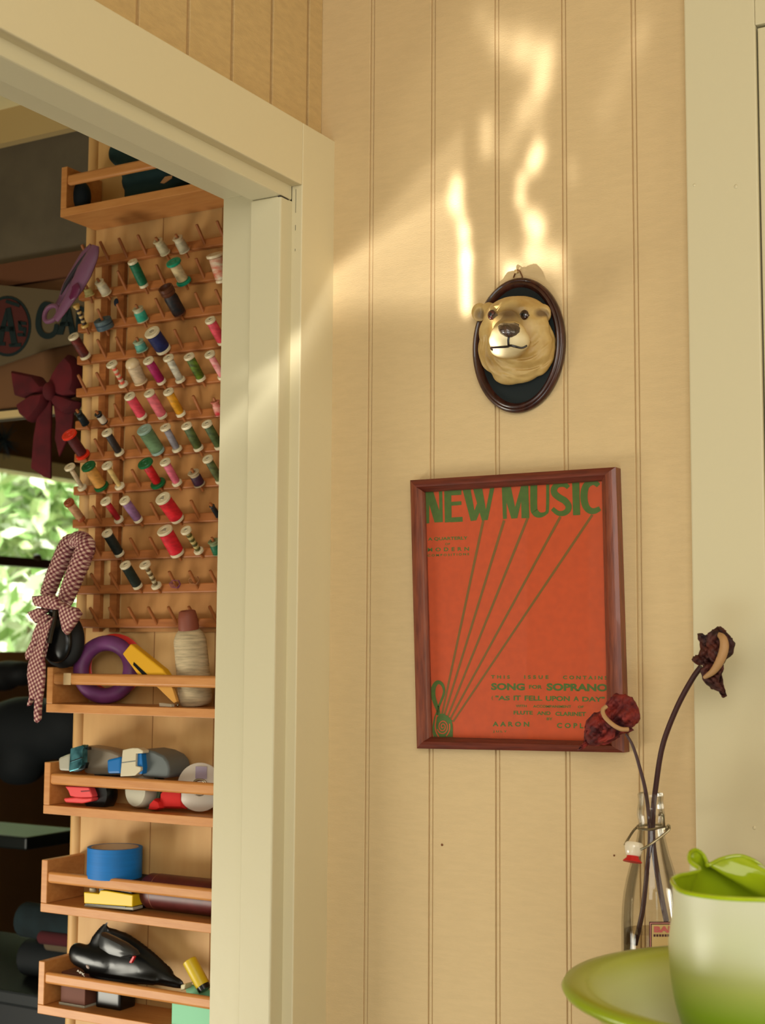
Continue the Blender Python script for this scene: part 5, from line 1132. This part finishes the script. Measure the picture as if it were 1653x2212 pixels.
# jug
JG=thing('green_jug','large white and green glazed jug with ruffled green rim, standing in the green bowl','jug',(ctr.x,ctr.y,zs-.05))
def P_(px,py,dd): return dep(px,py,DC+dd)
rim=[(1452,1903,-.005),(1470,1924,-.030),(1510,1934,-.052),(1570,1941,-.075),(1653,1944,-.088),(1740,1945,-.090),(1830,1938,-.075),(1900,1928,-.045),(1948,1905,0),(1930,1880,.04),(1880,1858,.065),(1810,1852,.08),(1750,1872,.085),(1700,1892,.086),(1660,1881,.086),(1630,1860,.084),(1598,1849,.078),(1560,1855,.070),(1530,1869,.060),(1527,1862,.066),(1518,1845,.070),(1502,1836,.066),(1490,1845,.056),(1492,1862,.046),(1512,1879,.036),(1490,1887,.022),(1466,1892,.008)]
RM=catmull([P_(*q) for q in rim],6,closed=True); n=len(RM)
Rc=250*kd; zt_=P_(1700,1925,0).z
body=[]; jc=Vector((ctr.x,ctr.y,0))
lev=[(-.0,0),(.006,.25),(.014,.55),(.026,.85),(.042,1),(.075,1),(.105,1)]
zb_=zs-.0495
def ringpt(i,z,shape):
    p=RM[i]; a=math.atan2(p.y-jc.y,p.x-jc.x)
    return a
angs=[math.atan2(p.y-jc.y,p.x-jc.x) for p in RM]
aa=[angs[0]]
for i in range(1,n):
    d=angs[i]-angs[i-1]
    while d>math.pi: d-=2*math.pi
    while d<-math.pi: d+=2*math.pi
    aa.append(aa[-1]+d)
tot=aa[-1]-aa[0]; uni=[aa[0]+(2*math.pi*(1 if tot>0 else -1))*i/n for i in range(n)]
def prof_r(z):     # body radius by height
    t=(z-zb_)/(zt_-.035-zb_); t=max(0,min(1,t)); return .074+(Rc*1.0-.074)*(1-(1-t)**2.6)
def wallpts(off):
    rows=[]
    rows.append([p.copy() for p in RM])
    for (dz_,w2) in ((.004,.12),(.010,.32),(.018,.58),(.028,.84),(.040,1.0)):
        row=[]
        for i,p in enumerate(RM):
            z=p.z-dz_; zf=zt_-.03-dz_*.3
            z=z*(1-w2)+(zt_-dz_-.004)*w2 if w2<1 else zt_-dz_-.004
            r=prof_r(zt_)-off; q=Vector((jc.x+r*math.cos(uni[i]),jc.y+r*math.sin(uni[i]),z)); s_=Vector((p.x,p.y,z)); row.append(s_.lerp(q,w2))
        rows.append(row)
    z=zt_-.044
    for j in range(1,15):
        zz_=z+(zb_+off*1.2-z)*j/14; r=max(prof_r(zz_)-off,.004); rows.append([Vector((jc.x+r*math.cos(u),jc.y+r*math.sin(u),zz_)) for u in uni])
    return rows
def loft(rows):
    vs=[p for r in rows for p in r]; m_=len(rows); fs=[(j*n+i,j*n+(i+1)%n,(j+1)*n+(i+1)%n,(j+1)*n+i) for j in range(m_-1) for i in range(n)]; fs.append(tuple(range((m_-1)*n,m_*n))); return MB().add(vs,fs)
M_jo=glaze('jug_outer_glaze',[(0,(110,152,24)),(.32,(136,172,44)),(.50,(172,188,104)),(.68,(194,198,160)),(1,(204,204,176))],0,zt_-zb_,.34)
M_ji=mat('jug_inner_glaze',(168,192,30),.12,coat=.6,var=.12,vscale=14)
part('outer_wall',loft(wallpts(0)),M_jo,JG,deg=180,org=(ctr.x,ctr.y,zb_))
inr=wallpts(.004)
inr[0]=[p+Vector(((jc.x-p.x),(jc.y-p.y),0)).normalized()*.0003+Vector((0,0,.0003)) for p in RM]
part('inner_wall',loft(inr),M_ji,JG,deg=180)
part('rim_edge',MB().tube(RM+[RM[0]],.0018,8),M_ji,JG)
